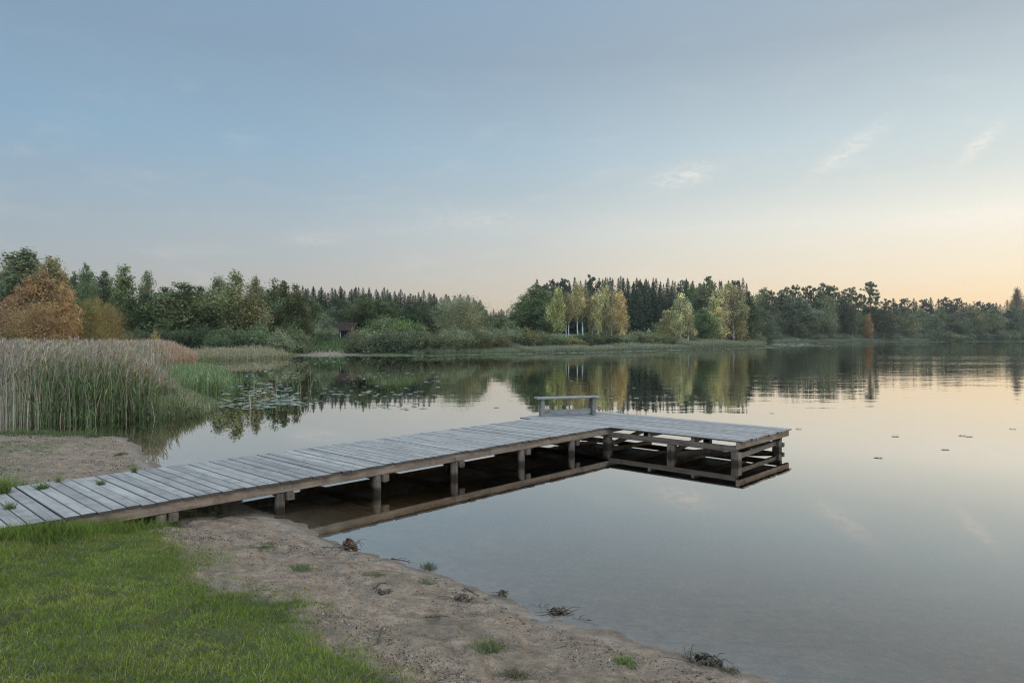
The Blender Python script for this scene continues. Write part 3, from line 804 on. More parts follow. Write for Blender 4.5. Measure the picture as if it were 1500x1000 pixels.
# sand litter: pebbles and crumbs
def crumbs():
    m = MB(); n = 90000
    x = np.concatenate([rng.uniform(-4.5, 2.8, n), rng.uniform(-15, -5, n // 2)]); y = np.concatenate([rng.uniform(3.2, 9.8, n), rng.uniform(9, 17, n // 2)]); d = sd(x, y)
    u = x * .82 - y * .57; v = x * .57 + y * .82      # drifts run with the shore
    pr = .06 + .9 * sstep(.5, .68, fbm(u * .5, v * 1.6, 2.2, 4, 71))
    k = (d > .2) & (grass_mask(x, y) < .4) & (rng.random(len(x)) < pr) & ~on_deck(x, y, -.05)
    x, y, d = x[k], y[k], d[k]; nn = len(x)
    C = np.where((rng.random(nn) < .9)[:, None], np.array([[.052, .038, .027]]), np.array([[.27, .225, .17]])) * np.exp(.35 * rng.standard_normal((nn, 1)))
    m.add(*diamonds(np.stack([x, y, gz(x, y, d) + .003], -1), rng.uniform(.003, .012, nn) * np.where(x < -5, 1.6, 1), C, aspect=.45))
    o = m.build('sand_litter', M_TWIG); tag(o, 'dark crumbs of bark and leaf drifted over the sand', 'litter', kind='stuff')
crumbs()
def shoreline():
    m = MB(); n = 26000
    x = rng.uniform(-8.5, 2.6, n); y = rng.uniform(3.4, 16.5, n); d = sd(x, y)
    w = .22 + .16 * (fbm(x, y, .9, 3, 73) - .5)
    k = (np.abs(d - w) < .05 + .06 * rng.random(n)) & (rng.random(n) < sstep(.42, .58, fbm(x, y, 1.4, 3, 77)))
    x, y, d = x[k], y[k], d[k]; nn = len(x)
    C = np.array([.055, .042, .03]) * np.exp(.4 * rng.standard_normal((nn, 1)))
    ax = np.stack([np.full(nn, .8), np.full(nn, -.6), np.zeros(nn)], -1)
    m.add(*diamonds(np.stack([x, y, gz(x, y, d) + .004], -1), rng.uniform(.006, .024, nn), C, aspect=.35, axis=ax))
    o = m.build('shoreline_litter', M_TWIG); tag(o, 'dark line of washed up plant bits along the waterline', 'litter', kind='stuff')
shoreline()

# ------------------------------------------------------------------ reeds
def reed_mass(name, pts, hfun, label, stem_b, stem_t, leaf_c, plume_c=None, leaves=3, sw=.011, lw=.022, pl=.22, nplume=5, dead=.3, lean=.12, dead_c=(.31, .255, .17), leaf_lo=.2, pmin=0.0):
    m = MB(); x, y = pts; n = len(x)
    zb = np.maximum(gz0(x, y), -.35); P = np.stack([x, y, zb], -1)
    h = hfun(x, y) * rng.uniform(.62, 1.1, n) - np.minimum(zb, 0)
    la = rng.uniform(0, 2 * PI, n) * .5 + rng.normal(.4, .8, n); le = h * lean * np.abs(rng.normal(.6, .5, n))
    lv = np.stack([np.cos(la) * le, np.sin(la) * le, -.2 * le], -1)
    ang = rng.uniform(-.9, .9, n)
    isd = (rng.random(n) < (dead(x, y) if callable(dead) else dead))[:, None]
    cb = np.where(isd, jitcol(n, dead_c, .3), jitcol(n, stem_b, .3)); ct = np.where(isd, jitcol(n, dead_c, .3), jitcol(n, stem_t, .3))
    m.add(*ribbons(P, lv, h, sw, ang, 3, cb, ct, tipw=.6, taper=3))
    for k in range(leaves):
        f = rng.uniform(leaf_lo, .88, n)
        sel = ~isd[:, 0] | (rng.random(n) < .12)
        q = P + lv * (f ** 1.8)[:, None]; q[:, 2] += h * f
        q = q[sel]; nn = len(q); hh = rng.uniform(.12, .34, nn) * np.minimum(h[sel], 1.5) / 1.5
        a = rng.uniform(0, 2 * PI, nn); le2 = hh * rng.uniform(.3, 1.3, nn)
        l2 = np.stack([np.cos(a) * le2, np.sin(a) * le2, -.5 * le2], -1)
        c = jitcol(nn, leaf_c, .3)
        m.add(*ribbons(q, l2, hh, lw * rng.uniform(.6, 1.2, nn), rng.uniform(-1.2, 1.2, nn), 2, c, c * 1.1, 1.5))
    if plume_c is not None:
        q = P + lv; q[:, 2] += h
        sel = (rng.random(n) < .8) & (h > pmin); q = q[sel]; nn = len(q)
        for k in range(nplume):
            hh = rng.uniform(.3, 1, nn) * pl; a = rng.normal(.5, 1.0, nn); le2 = hh * rng.uniform(.1, .7, nn)
            l2 = np.stack([np.cos(a) * le2, np.sin(a) * le2, -.6 * le2], -1)
            q2 = q.copy(); q2[:, 2] -= rng.uniform(0, .12, nn)
            c = jitcol(nn, plume_c, .25)
            m.add(*ribbons(q2, l2, hh, .02 * rng.uniform(.6, 1.4, nn), rng.uniform(-1.2, 1.2, nn), 2, c, c, 1.5, tipw=.3))
    o = m.build(name, M_REED); tag(o, label, 'reeds', kind='stuff'); return o

def in_poly(P, n):
    P = np.array(P, float); lo, hi = P.min(0), P.max(0); xs = []; ys = []; c = 0
    while c < n:
        x = rng.uniform(lo[0], hi[0], n); y = rng.uniform(lo[1], hi[1], n); k = poly_sd(P, x, y) > 0
        xs.append(x[k]); ys.append(y[k]); c += int(k.sum())
    return np.concatenate(xs)[:n], np.concatenate(ys)[:n]
def px_poly(L): return [at_z(px, py, 0) for px, py in L]

# big front bed: heights fall away toward its right end
def h_front(x, y):
    u = x / y           # bearing
    return 1.98 * (1 - .80 * sstep(-.60, -.445, u)) + (.5 * (fbm(x, y, 1.2, 3, 81) - .5)) * (1 - .6 * sstep(-.6, -.45, u))
front = [(-24, 20.7), (-17, 18.5), (-13.2, 18.0), (-11.5, 18.5), (-10.4, 19.3), (-9.6, 20.6), (-9.7, 22.5), (-12, 23.5), (-24, 24)]
bearing_dead = lambda x, y: .12 + .75 * sstep(-.66, -.74, x / y)
reed_mass('reed_bed', in_poly(front, 12500), h_front, 'tall green and brown reed bed standing behind the small left beach', (.105, .118, .045), (.2, .17, .09), (.085, .12, .036), (.25, .195, .13), 6, dead=bearing_dead, leaf_lo=.08, lw=.03, pmin=1.2, lean=.19)
back = [(-34, 24), (-12.5, 23.3), (-14.5, 29), (-21, 40), (-26, 47), (-40, 47)]
reed_mass('reed_bed', in_poly(back, 7000), lambda x, y: 1.95 + 0 * x, 'purple brown reed tops spreading back from the tall bed', (.11, .11, .045), (.2, .16, .09), (.1, .105, .045), (.255, .2, .135), 4, sw=.018, lw=.035, nplume=5, pl=.3, dead=.3)
org = [(-33, 53), (-31, 47.5), (-27, 45.5), (-23.8, 47.5), (-23.6, 51), (-26, 56)]
reed_mass('reed_bed', in_poly(org, 5500), lambda x, y: (1.85 + .5 * (fbm(x, y, .4, 2, 83) - .5)) * (.5 + .5 * sstep(-.2, 2.2, poly_sd(np.array(org, float), x, y))), 'patch of orange brown reeds beyond the tall bed', (.26, .165, .09), (.34, .215, .125), (.29, .18, .09), (.33, .22, .14), 4, sw=.03, lw=.05, nplume=4, pl=.4, dead=0)
fr = [(-34, 66), (-33, 63), (-28, 66), (-25.2, 71), (-24.5, 76), (-28, 79), (-33, 76)]
reed_mass('reed_bed', in_poly(fr, 5000), lambda x, y: (1.25 + .6 * (fbm(x, y, .3, 2, 85) - .5)) * (.5 + .5 * sstep(-.2, 2.5, poly_sd(np.array(fr, float), x, y))), 'yellow green low reeds in front of the dark trees', (.16, .15, .07), (.25, .21, .11), (.15, .16, .065), (.27, .21, .13), 3, sw=.022, lw=.05, nplume=2, pl=.3, dead=.15, dead_c=(.22, .19, .1), lean=.3)
sg = px_poly([(225, 575), (240, 553), (300, 549), (345, 557), (362, 566), (330, 578), (290, 580), (230, 585)])
_sx, _sy = in_poly(sg, 7000); _k = rng.random(7000) < np.clip(1.25 - 1.1 * sstep(-.47, -.40, _sx / _sy), 0, 1) * sstep(.3, .5, fbm(_sx, _sy, 1.3, 3, 93))
reed_mass('sedge_bed', (_sx[_k], _sy[_k]), lambda x, y: .85 - .25 * sstep(-.45, -.40, x / y), 'bright green sedge growing in the water beside the reeds', (.08, .105, .036), (.125, .155, .058), (.1, .142, .046), None, 3, sw=.02, lw=.03, dead=.06, lean=.25)
# brown flooded stems at the right end of the bed
fl = px_poly([(190, 612), (240, 588), (300, 590), (318, 598), (300, 610), (240, 615)])
reed_mass('sedge_bed', in_poly(fl, 3600), lambda x, y: .62 - .4 * sstep(-.50, -.43, x / y), 'olive brown flooded stems at the right end of the reeds', (.085, .095, .036), (.15, .14, .065), (.09, .115, .036), None, 4, sw=.012, lw=.022, dead=.12, lean=.25)
# lone stems out in the water
lone_px = [(425, 592), (432, 585), (440, 590), (418, 578), (452, 575), (400, 583), (432, 548), (460, 552), (380, 570), (372, 592), (365, 600), (415, 560)]
lp = np.array([at_z(a, b, 0) for a, b in lone_px for _ in range(3)]) + rng.normal(0, .18, (36, 2))
reed_mass('reed_stems', (lp[:, 0], lp[:, 1]), lambda x, y: .75 + 0 * x, 'thin single reed stems standing among the lily pads', (.2, .19, .12), (.3, .27, .17), (.2, .2, .1), None, 1, sw=.012, lw=.012, dead=.5)

# fringe along the far shore: sample points along the outline
def along(i_from, i_to, n, d0, d1):
    P = np.array([p for p in LAKE if True])
    a = np.argmin(np.hypot(*(P - np.array(i_from)).T)); b = np.argmin(np.hypot(*(P - np.array(i_to)).T))
    if a > b: a, b = b, a
    Q = P[a:b + 1]; seg = np.linalg.norm(np.diff(Q, axis=0), axis=1); cum = np.concatenate([[0], np.cumsum(seg)])
    s = rng.uniform(0, cum[-1], n); i = np.clip(np.searchsorted(cum, s) - 1, 0, len(seg) - 1); f = (s - cum[i]) / seg[i]
    p = Q[i] + f[:, None] * (Q[i + 1] - Q[i]); tn = (Q[i + 1] - Q[i]) / seg[i][:, None]
    nrm = np.stack([tn[:, 1], -tn[:, 0]], -1)
    if sd(np.array([p[0, 0] + nrm[0, 0]]), np.array([p[0, 1] + nrm[0, 1]]))[0] < 0: nrm = -nrm
    dd = rng.uniform(d0, d1, n)
    p = p + nrm * dd[:, None]
    return p[:, 0], p[:, 1]
kw = dict(sw=.035, lw=.075, nplume=2, pl=.3, dead=.15, dead_c=(.16, .15, .09), lean=.3)
reed_mass('reed_fringe', along((2, 98), (33, 131), 7000, -1.0, 2.5), lambda x, y: .75 + 1.0 * (fbm(x, y, .22, 2, 87) - .4), 'grey green reed fringe along the middle of the far shore', (.09, .1, .05), (.16, .16, .085), (.1, .12, .055), (.19, .16, .11), 3, **kw)
reed_mass('reed_fringe', along((33, 131), (60, 160), 6000, -1.5, 3.0), lambda x, y: 1.45 + .9 * (fbm(x, y, .2, 2, 89) - .5), 'dense reed fringe at the tip of the wooded point', (.09, .1, .05), (.16, .155, .08), (.1, .115, .055), (.17, .15, .1), 3, **kw)
kw2 = dict(sw=.08, lw=.18, nplume=1, pl=.5, dead=.15, dead_c=(.14, .13, .08), lean=.3)
reed_mass('reed_fringe', along((92, 255), (215, 352), 7000, -2.0, 4), lambda x, y: 1.7 + 1.4 * (fbm(x, y, .1, 2, 91) - .5), 'distant reed fringe below the trees on the right shore', (.08, .09, .05), (.14, .14, .08), (.09, .1, .05), (.15, .13, .09), 2, **kw2)
reed_mass('reed_fringe', along((-12, 87), (2, 98), 2600, -.4, 3.0), lambda x, y: .35 + .5 * fbm(x, y, .3, 2, 95), 'thin low grass fringe between the willow bushes and the water', (.09, .105, .05), (.15, .155, .08), (.1, .125, .055), None, 3, sw=.03, lw=.07, dead=.05, lean=.4)

# ------------------------------------------------------------------ lily pads
M_PAD, _t, _o = material('lily_pad')
_oi = _t.new('ShaderNodeObjectInfo'); _g = _t.new('ShaderNodeNewGeometry')
_r = _t.math('FRACT', _t.math('ADD', _oi.outputs['Random'], _g.outputs['Random Per Island']))
_c = _t.ramp(_r, [(0, (.10, .135, .075)), (.5, (.165, .195, .13)), (.85, (.25, .26, .19)), (1, (.26, .2, .11))])
_b = principled(_t, _o, _c, .38, .7)
def pad_geo(x, y, r, rot, z, tilt):
    """a round leaf with its notch, rim slightly curled"""
    n = 12; a = rot + np.linspace(.22, 2 * PI - .22, n)
    rim = np.stack([x + r * np.cos(a), y + r * np.sin(a), z + r * tilt * np.cos(a - rot * 3) + .035 * r * rng.random(n)], -1)
    mid = np.stack([x + .55 * r * np.cos(a), y + .55 * r * np.sin(a), np.full(n, z)], -1)
    c = np.array([[x, y, z]])
    V = np.vstack([rim, mid, c]); Fq = [(k, k + 1, n + k + 1, n + k) for k in range(n - 1)]
    Fq += [(2 * n, n + k, n + k + 1, n + k + 2) for k in range(0, n - 2, 2)]
    return V, [q for q in Fq]
def pads():
    spots = []
    def cl(n, px0, px1, py0, py1, fn=None):
        c = 0
        while c < n:
            px = rng.uniform(px0, px1); py = rng.uniform(py0, py1)
            if fn is None or fn(px, py): spots.append((px, py)); c += 1
    e1 = lambda px, py: ((px - 365) / 72) ** 2 + ((py - 579) / 21) ** 2 < 1 and fbm(np.array(px / 14.), np.array(py / 5.), 1, 3, 4) > .40
    cl(350, 295, 440, 556, 602, e1)
    cl(90, 400, 470, 571, 596, lambda a, b: fbm(np.array(a / 20.), np.array(b / 4.), 1, 2, 6) > .5)
    cl(45, 470, 625, 572, 581, lambda a, b: abs(b - 577 - (a - 540) * .0) < 3.5)
    cl(30, 545, 625, 588, 600)
    cl(50, 440, 700, 545, 590)
    cl(26, 560, 1000, 555, 605)
    cl(330, 290, 520, 526, 541, lambda a, b: b < 541 - (a - 290) * .045)
    cl(60, 360, 440, 540, 556)
    spots.sort(key=lambda q: -q[1])
    data = []
    for px, py in spots:
        x, y = at_z(px, py, 0)
        if sd(np.array([x]), np.array([y]))[0] > -.3: continue
        data.append((x, y, rng.uniform(.05, .12) * (1 + .010 * max(0, y - 30)), rng.uniform(0, 2 * PI)))
    for k, (x, y, r, rot) in enumerate(data[:285]):
        V, Fq = pad_geo(0, 0, r, rot, 0, rng.uniform(0, .04))
        me = quad_mesh('lily_pad', V, Fq, None, [M_PAD]); o = obj('lily_pad', me); o.location = (x, y, .012)
        tag(o, 'round flat lily pad floating among others near the reeds', 'lily pad', 'lily pads floating in front of the reeds')
    m = MB()
    for x, y, r, rot in data[285:]: m.add(*pad_geo(x, y, r, rot, .012, rng.uniform(0, .1)))
    # the thin pale line of pads hugging the far shore
    def line(i0, i1, n, d0, d1, r0, r1):
        x, y = along(i0, i1, n, d0, d1); d = sd(x, y)
        for a, b, q in zip(x, y, d):
            if q < -.2: m.add(*pad_geo(a, b, rng.uniform(r0, r1), rng.uniform(0, 6.2), .012, rng.uniform(0, .05)))
    line((-29, 84), (-12, 87), 420, -7, -.5, .12, .22)
    line((-12, 87), (33, 131), 1100, -4.6, -1.9, .15, .3)
    line((33, 131), (60, 160), 500, -5.5, -2.4, .2, .35)
    line((66, 172), (92, 255), 500, -14, -2, .25, .5)
    line((92, 255), (215, 352), 700, -9, -3, .3, .6)
    o = m.build('lily_pads', M_PAD); tag(o, 'far mass of small lily pads forming a pale line along the far shore', 'lily pads', kind='stuff')
    # separate pads far out on the open water to the right
    for px, py, lab in ((1312, 639, 'lone pad floating on the open water right of the jetty'), (1484, 628, 'lone pad floating by the right edge of the picture'), (1131, 605, 'lone pad on the rippled water behind the platform'),
                        (1410, 638, 'lone pad left of the pad at the picture edge'), (1420, 639, 'lone pad touching its neighbour on the open water'), (1385, 658, 'lone pad on the smooth water, nearest of the far pads'), (1170, 628, 'lone pad just beyond the tip of the platform'), (1287, 670, 'lone pad nearest the viewer on the right water')):
        x, y = at_z(px, py, 0); V, Fq = pad_geo(0, 0, .08, 1.0, 0, .02)
        o = obj('lily_pad', quad_mesh('lily_pad', V, Fq, None, [M_PAD])); o.location = (x, y, .012); tag(o, lab, 'lily pad', 'single pads on open water')
pads()

# ------------------------------------------------------------------ trees (unit height prototypes: 10 m)
def branch(m, p, d, L, r, col, depth=1, n=4):
    pts = [np.array(p, float)]; d = np.array(d, float); d /= np.linalg.norm(d)
    for k in range(n):
        d = d + .18 * rng.standard_normal(3) + np.array([0, 0, .05]); d /= np.linalg.norm(d)
        pts.append(pts[-1] + d * L / n)
    m.tube(pts, np.linspace(r, r * .3, n + 1), 5, col)
    if depth > 0:
        for k in range(2):
            i = rng.integers(1, n); d2 = d + .9 * rng.standard_normal(3); branch(m, pts[i], d2, L * .5, r * .45, col, depth - 1, 3)
    return pts[-1]

def proto_broad(seed, spread=.34, base=.14, lobes=16, leaves=8000, leaf=.13, birch=False, airy=0.0, top=.5, droop=0.0, shape='egg'):
    global rng
    old = rng; rng = np.random.default_rng(seed)
    tr = MB(); cr = MB(); hh = 10.0
    bark = (1, 1, 1) if birch else (.10, .085, .07)
    z = np.linspace(0, 9.3, 9); wx = np.cumsum(rng.normal(0, .03 if birch else .06, 9)); wy = np.cumsum(rng.normal(0, .03 if birch else .06, 9)); wx -= wx[0]; wy -= wy[0]
    r0 = .095 if birch else .16
    tr.tube(np.stack([wx, wy, z], -1), r0 * (1 - z / 10.2) ** .8 + .012, 7, bark, .04)
    prof = {'egg': lambda f: np.sin(PI * np.clip(f, 0, 1) ** .75) ** .7, 'cone': lambda f: (1 - f) ** .62 * (1 - np.exp(-f * 9)) + .04,
            'round': lambda f: np.sqrt(np.clip(1 - (2 * f - 1) ** 2, 0, 1)), 'col': lambda f: np.clip(np.sin(PI * f ** .6), 0, 1) ** .55}[shape]
    R = spread * hh
    per = []
    for k in range(lobes):
        f = (k + .5 + rng.uniform(-.4, .4)) / lobes
        zc = hh * (base + (1 - base) * f * .97)
        rad = R * float(prof(f)) * rng.uniform(.72, 1.12)
        a = k * 2.4 + rng.uniform(-.6, .6); q = rad * rng.uniform(.25, .62)
        i = min(8, int(zc / 9.3 * 8)); c = np.array([wx[i] + q * math.cos(a), wy[i] + q * math.sin(a), zc])
        s = max(.4, rad * rng.uniform(.5, .72)) * (1 - .22 * airy)
        per.append((c, s)); 
        branch(tr, (wx[max(0, i - 1)], wy[max(0, i - 1)], z[max(0, i - 1)]), c - np.array([wx[max(0, i - 1)], wy[max(0, i - 1)], z[max(0, i - 1)]]), np.linalg.norm(c - np.array([wx[max(0, i - 1)], wy[max(0, i - 1)], z[max(0, i - 1)]])), .05, bark if not birch else (.16, .13, .11), 1)
    # central fill and a leader
    for f in np.linspace(.12, .9, 7):
        zc = hh * (base + (1 - base) * f); i = min(8, int(zc / 9.3 * 8)); per.append((np.array([wx[i], wy[i], zc]), max(.4, R * float(prof(min(f, .96))) * .55)))
    vol = np.array([s ** 2 for _, s in per]); cnt = (vol / vol.sum() * leaves * 1.5).astype(int); leaf *= .86
    for (c, s), n in zip(per, cnt):
        tone = np.exp(rng.normal(0, .16)); hue = rng.normal(0, .05)
        nsub = max(3, int(n / 45)); d = rng.standard_normal((nsub, 3)); d /= np.linalg.norm(d, axis=1)[:, None]
        sub = c + d * s * (rng.uniform(.35, 1.12, (nsub, 1))) * np.array([1, 1, .85])
        idx = rng.integers(0, nsub, n); st_ = np.exp(rng.normal(0, .18, nsub))
        sg = s * .20 + .07
        p = sub[idx] + rng.normal(0, 1, (n, 3)) * np.array([sg, sg, sg * (1 + droop * 1.6)]) - np.array([0, 0, droop * sg])
        ok = p[:, 2] > base * hh * .55
        p = p[ok]; idx = idx[ok]
        C = np.ones((len(p), 3)) * tone * st_[idx][:, None] * np.exp(.2 * rng.standard_normal((len(p), 1))) * np.array([1 + hue, 1, 1 - hue])
        cr.add(*diamonds(p, leaf * rng.uniform(.6, 1.3, len(p)), C, aspect=.62))
    rng = old
    t = tr.mesh('trunk', [M_BIRCH if birch else M_BARK], smooth=True); c = cr.mesh('crown', [M_LEAF])
    return t, c

def proto_spruce(seed, R=1.9, base=.05, leaves=5200, gappy=0.0):
    global rng
    old = rng; rng = np.random.default_rng(seed)
    tr = MB(); cr = MB()
    tr.tube(np.stack([np.zeros(8), np.zeros(8), np.linspace(0, 9.95, 8)], -1), np.linspace(.15, .012, 8), 6, (.08, .06, .05))
    z = 10 * base; P = []; A = []; S = []
    while z < 9.9:
        f = (z / 10 - base) / (1 - base); L = R * (1 - f) ** .95 * (1 - .25 * math.exp(-f * 12)) + .05
        nb = int(7 + 4 * (1 - f)) 
        a0 = rng.uniform(0, 6.28)
        for k in range(nb):
            if rng.random() < gappy: continue
            a = a0 + k * 6.283 / nb + rng.normal(0, .22); l = L * rng.uniform(.6, 1.14); n = max(4, int(11 * l + 3))
            t = rng.uniform(.08, 1.0, n) ** .8; dr = .30 * l * t ** 1.5 - .16 * l * t ** 3
            x = l * t * math.cos(a); y = l * t * math.sin(a); w = .22 * l * (1 - .55 * t) * rng.normal(0, .6, n)
            P.append(np.stack([x - w * math.sin(a), y + w * math.cos(a), z - dr - rng.uniform(0, .14, n)], -1))
            A.append(np.tile([math.cos(a), math.sin(a), -.45], (n, 1))); S.append(rng.uniform(.10, .21, n) * (1 - .55 * f))
        z += rng.uniform(.20, .34) * (1.05 - .45 * f)
    P.append(np.stack([np.zeros(14), np.zeros(14), np.linspace(9.3, 10.05, 14)], -1)); A.append(np.tile([0, 0, 1.], (14, 1))); S.append(np.full(14, .055))
    P = np.vstack(P); A = np.vstack(A); S = np.concatenate(S); n = len(P)
    C = np.exp(.28 * rng.standard_normal((n, 1))) * np.ones((n, 3))
    cr.add(*diamonds(P, S, C, aspect=.42, axis=A))
    rng = old
    return tr.mesh('trunk', [M_BARK], True), cr.mesh('crown', [M_NEEDLE])

def proto_pine(seed, base=.36, leaves=9000):
    global rng
    old = rng; rng = np.random.default_rng(seed)
    tr = MB(); cr = MB()
    z = np.linspace(0, 9.6, 9); wx = np.cumsum(rng.normal(0, .1, 9)); wy = np.cumsum(rng.normal(0, .1, 9)); wx -= wx[0]; wy -= wy[0]
    tr.tube(np.stack([wx, wy, z], -1), .16 * (1 - z / 10.5) ** .7 + .02, 7, (.19, .10, .06), .04)
    npad = 19; per = []
    for k in range(npad):
        f = (k + .5) / npad; zc = 10 * (base + (1 - base) * f ** .85); i = min(8, int(zc / 9.6 * 8))
        L = (2.15 * (1 - f) ** .6 + .25) * rng.uniform(.45, 1.1); a = k * 2.5 + rng.normal(0, .4)
        c = np.array([wx[i] + L * math.cos(a), wy[i] + L * math.sin(a), zc + .15 * L]); per.append((c, .38 + .46 * (1 - f) * rng.uniform(.7, 1.2) + .14))
        p0 = (wx[i], wy[i], zc - .25); branch(tr, p0, c - np.array(p0), np.linalg.norm(c - np.array(p0)), .05, (.15, .09, .06), 0)
    per.append((np.array([wx[8], wy[8], 9.6]), .42))
    for c, s in per:
        n = int(leaves * s ** 2 / sum(q ** 2 for _, q in per)); nsub = max(4, n // 40)
        sub = c + rng.normal(0, 1, (nsub, 3)) * np.array([s * .62, s * .62, s * .24]); idx = rng.integers(0, nsub, n)
        p = sub[idx] + rng.normal(0, .10, (n, 3)); tone = np.exp(rng.normal(0, .15))
        cr.add(*diamonds(p, rng.uniform(.07, .14, n), np.ones((n, 3)) * tone * np.exp(.22 * rng.standard_normal((n, 1))), aspect=.45))
    rng = old
    return tr.mesh('trunk', [M_BARK], True), cr.mesh('crown', [M_NEEDLE])

def proto_bush(seed, leaves=4500, leaf=.30, wide=8.0, spiky=0.0):
    """unit 10 m high dome with leaves to the ground, stems inside"""
    global rng
    old = rng; rng = np.random.default_rng(seed)
    st_ = MB(); m = MB(); lob = []
    for k in range(13):
        a = k * 2.4; q = wide * .62 * math.sqrt((k + .3) / 13); h = 10 * rng.uniform(.62, 1.0) * (1 - .55 * (q / (wide * .9)) ** 2)
        lob.append((q * math.cos(a), q * math.sin(a), h))
        branch(st_, (.15 * q * math.cos(a), .15 * q * math.sin(a), 0), (q * math.cos(a), q * math.sin(a), h * .9), math.hypot(q, h) * .9, .12, (.1, .085, .065), 1)
    for x, y, h in lob:
        n = leaves // 13; ns = 16; tone = np.exp(rng.normal(0, .15))
        d = rng.standard_normal((ns, 3)); d /= np.linalg.norm(d, axis=1)[:, None]; d[:, 2] = np.abs(d[:, 2]) * 1.0
        rad = np.array([wide * .30, wide * .30, h * .42])
        sub = np.array([x, y, h * .5]) + d * rad * rng.uniform(.55, 1.1, (ns, 1)); low = rng.random(ns) < .35; sub[low, 2] = rng.uniform(.3, h * .55, low.sum())
        idx = rng.integers(0, ns, n); p = sub[idx] + rng.normal(0, 1, (n, 3)) * np.array([.62, .62, .62 + spiky])
        p[:, 2] = np.abs(p[:, 2])
        tn = np.exp(rng.normal(0, .2, ns))
        C = np.ones((n, 3)) * tone * tn[idx][:, None] * np.exp(.22 * rng.standard_normal((n, 1)))
        m.add(*diamonds(p, leaf * rng.uniform(.6, 1.3, n), C, aspect=.5))
    rng = old
    return st_.mesh('stem', [M_BARK], True), m.mesh('foliage', [M_LEAF])

PR = {
    'birch': [proto_broad(100 + k, .17, .2, 18, 6500, .115, True, .4, droop=.8, shape='egg') for k in range(5)],
    'tallbirch': [proto_broad(120 + k, .15, .42, 15, 4600, .11, True, .6, droop=.7, shape='egg') for k in range(4)],
    'broad': [proto_broad(140 + k, .27, .07, 22, 8500, .135, False, .15, shape='egg') for k in range(5)],
    'round': [proto_broad(160 + k, .42, .03, 30, 15000, .095, False, .1, shape='round') for k in range(3)],
    'aspen': [proto_broad(180 + k, .2, .08, 20, 7500, .125, False, .2, droop=.3, shape='col') for k in range(4)],
    'gold': [proto_broad(200 + k, .22, .14, 18, 5200, .11, True, .35, droop=.6, shape='cone') for k in range(4)],
    'slim': [proto_broad(210 + k, .115, .2, 17, 2300, .1, True, .6, droop=.9, shape='egg') for k in range(5)],
    'spruce': [proto_spruce(220 + k, 1.75 + .15 * k) for k in range(5)],
    'pine': [proto_pine(240 + k) for k in range(4)],
    'bush': [proto_bush(260 + k) for k in range(6)],
}
def measure(me):
    v = np.empty(len(me.vertices) * 3, np.float32); me.vertices.foreach_get('co', v); v = v.reshape(-1, 3)
    return float(np.percentile(np.hypot(v[:, 0], v[:, 1]), 97)) * 1.9, float(v[:, 2].max())
SIZE = {k: [measure(c) for _, c in v] for k, v in PR.items()}
NAMES = {'slim': ('birch_tree', 'birch'), 'birch': ('birch_tree', 'birch'), 'tallbirch': ('birch_tree', 'birch'), 'broad': ('broadleaf_tree', 'tree'), 'round': ('willow_tree', 'tree'), 'aspen': ('aspen_tree', 'tree'),
         'gold': ('birch_tree', 'birch'), 'spruce': ('spruce_tree', 'spruce'), 'pine': ('pine_tree', 'pine'), 'bush': ('bush', 'bush')}
_cnt = {}
def shore_y(px, dmin=1.5):
    Y = np.arange(60.0, 430.0, .5); d = sd((px - 750) / F * Y, Y)
    return float(Y[np.argmax(d > dmin)])
def tree(kind, px, top, Y, wpx, col, label, group=None, var=None):
    if Y is None: Y = shore_y(px)       # right at the water's edge
    X = (px - 750) / F * Y; zg = float(gz0(np.array(X), np.array(Y)))
    zg = max(zg, -.1)
    ht = H + (HOR - top) / F * Y - zg
    k = _cnt.get(kind, 0); _cnt[kind] = k + 1
    i = (k if var is None else var) % len(PR[kind]); t, c = PR[kind][i]; pw, ph = SIZE[kind][i]
    sx = wpx / F * Y / pw
    r = empty(NAMES[kind][0], (X, Y, zg - .1), rng.uniform(0, 6.28), (sx, sx, (ht + .1) / ph))
    tag(r, label, NAMES[kind][1], group)
    obj('stem' if kind == 'bush' else 'trunk', t, r)
    o = obj('foliage' if kind == 'bush' else 'crown', c, r); o.color = (min(.6, col[0] * 1.32), min(.6, col[1] * 1.23), col[2] * 1.02, 1)
    return r

# leaf colours (linear albedo)
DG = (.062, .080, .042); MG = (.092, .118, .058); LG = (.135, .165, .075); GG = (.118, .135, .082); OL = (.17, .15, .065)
RU = (.205, .125, .072); GO = (.255, .215, .09); YB = (.36, .32, .185); YG = (.22, .245, .11); SP = (.036, .048, .030); PN = (.052, .066, .036)
BR_ = (.19, .17, .095)

# -- left shore
g = 'trees behind the reeds'
tree('tallbirch', 36, 360, 78, 62, GG, 'tall airy birch rising behind the rust coloured tree, highest on the left', g)
tree('tallbirch', 12, 385, 80, 46, GG, 'slim birch at the very left edge of the wood', g)
tree('tallbirch', 74, 374, 76, 52, BR_, 'birch with thin brownish top just behind the rust coloured tree', g)
tree('birch', 95, 395, 78, 36, BR_, 'small thin topped birch on the right flank of the rust coloured tree', g)
tree('broad', 64, 394, 60, 74, RU, 'rust orange tree with the highest crown of the orange group above the reeds', g, 1)
tree('broad', 38, 404, 61, 66, (.23, .135, .075), 'rust brown tree joined to the left of the highest rust orange one', g, 3)
tree('broad', 92, 414, 59, 48, (.22, .135, .073), 'rust orange tree at the right flank of the orange group', g, 4)
tree('round', 58, 436, 57, 112, (.2, .135, .07), 'low wide olive and rust coloured tree skirting the orange group', g)
tree('round', 14, 425, 63, 90, (.19, .12, .075), 'brown tinted tree at the left edge of the picture above the reeds', g)
tree('round', 132, 428, 62, 62, GO, 'golden olive rounded tree right of the rust coloured tree', g)
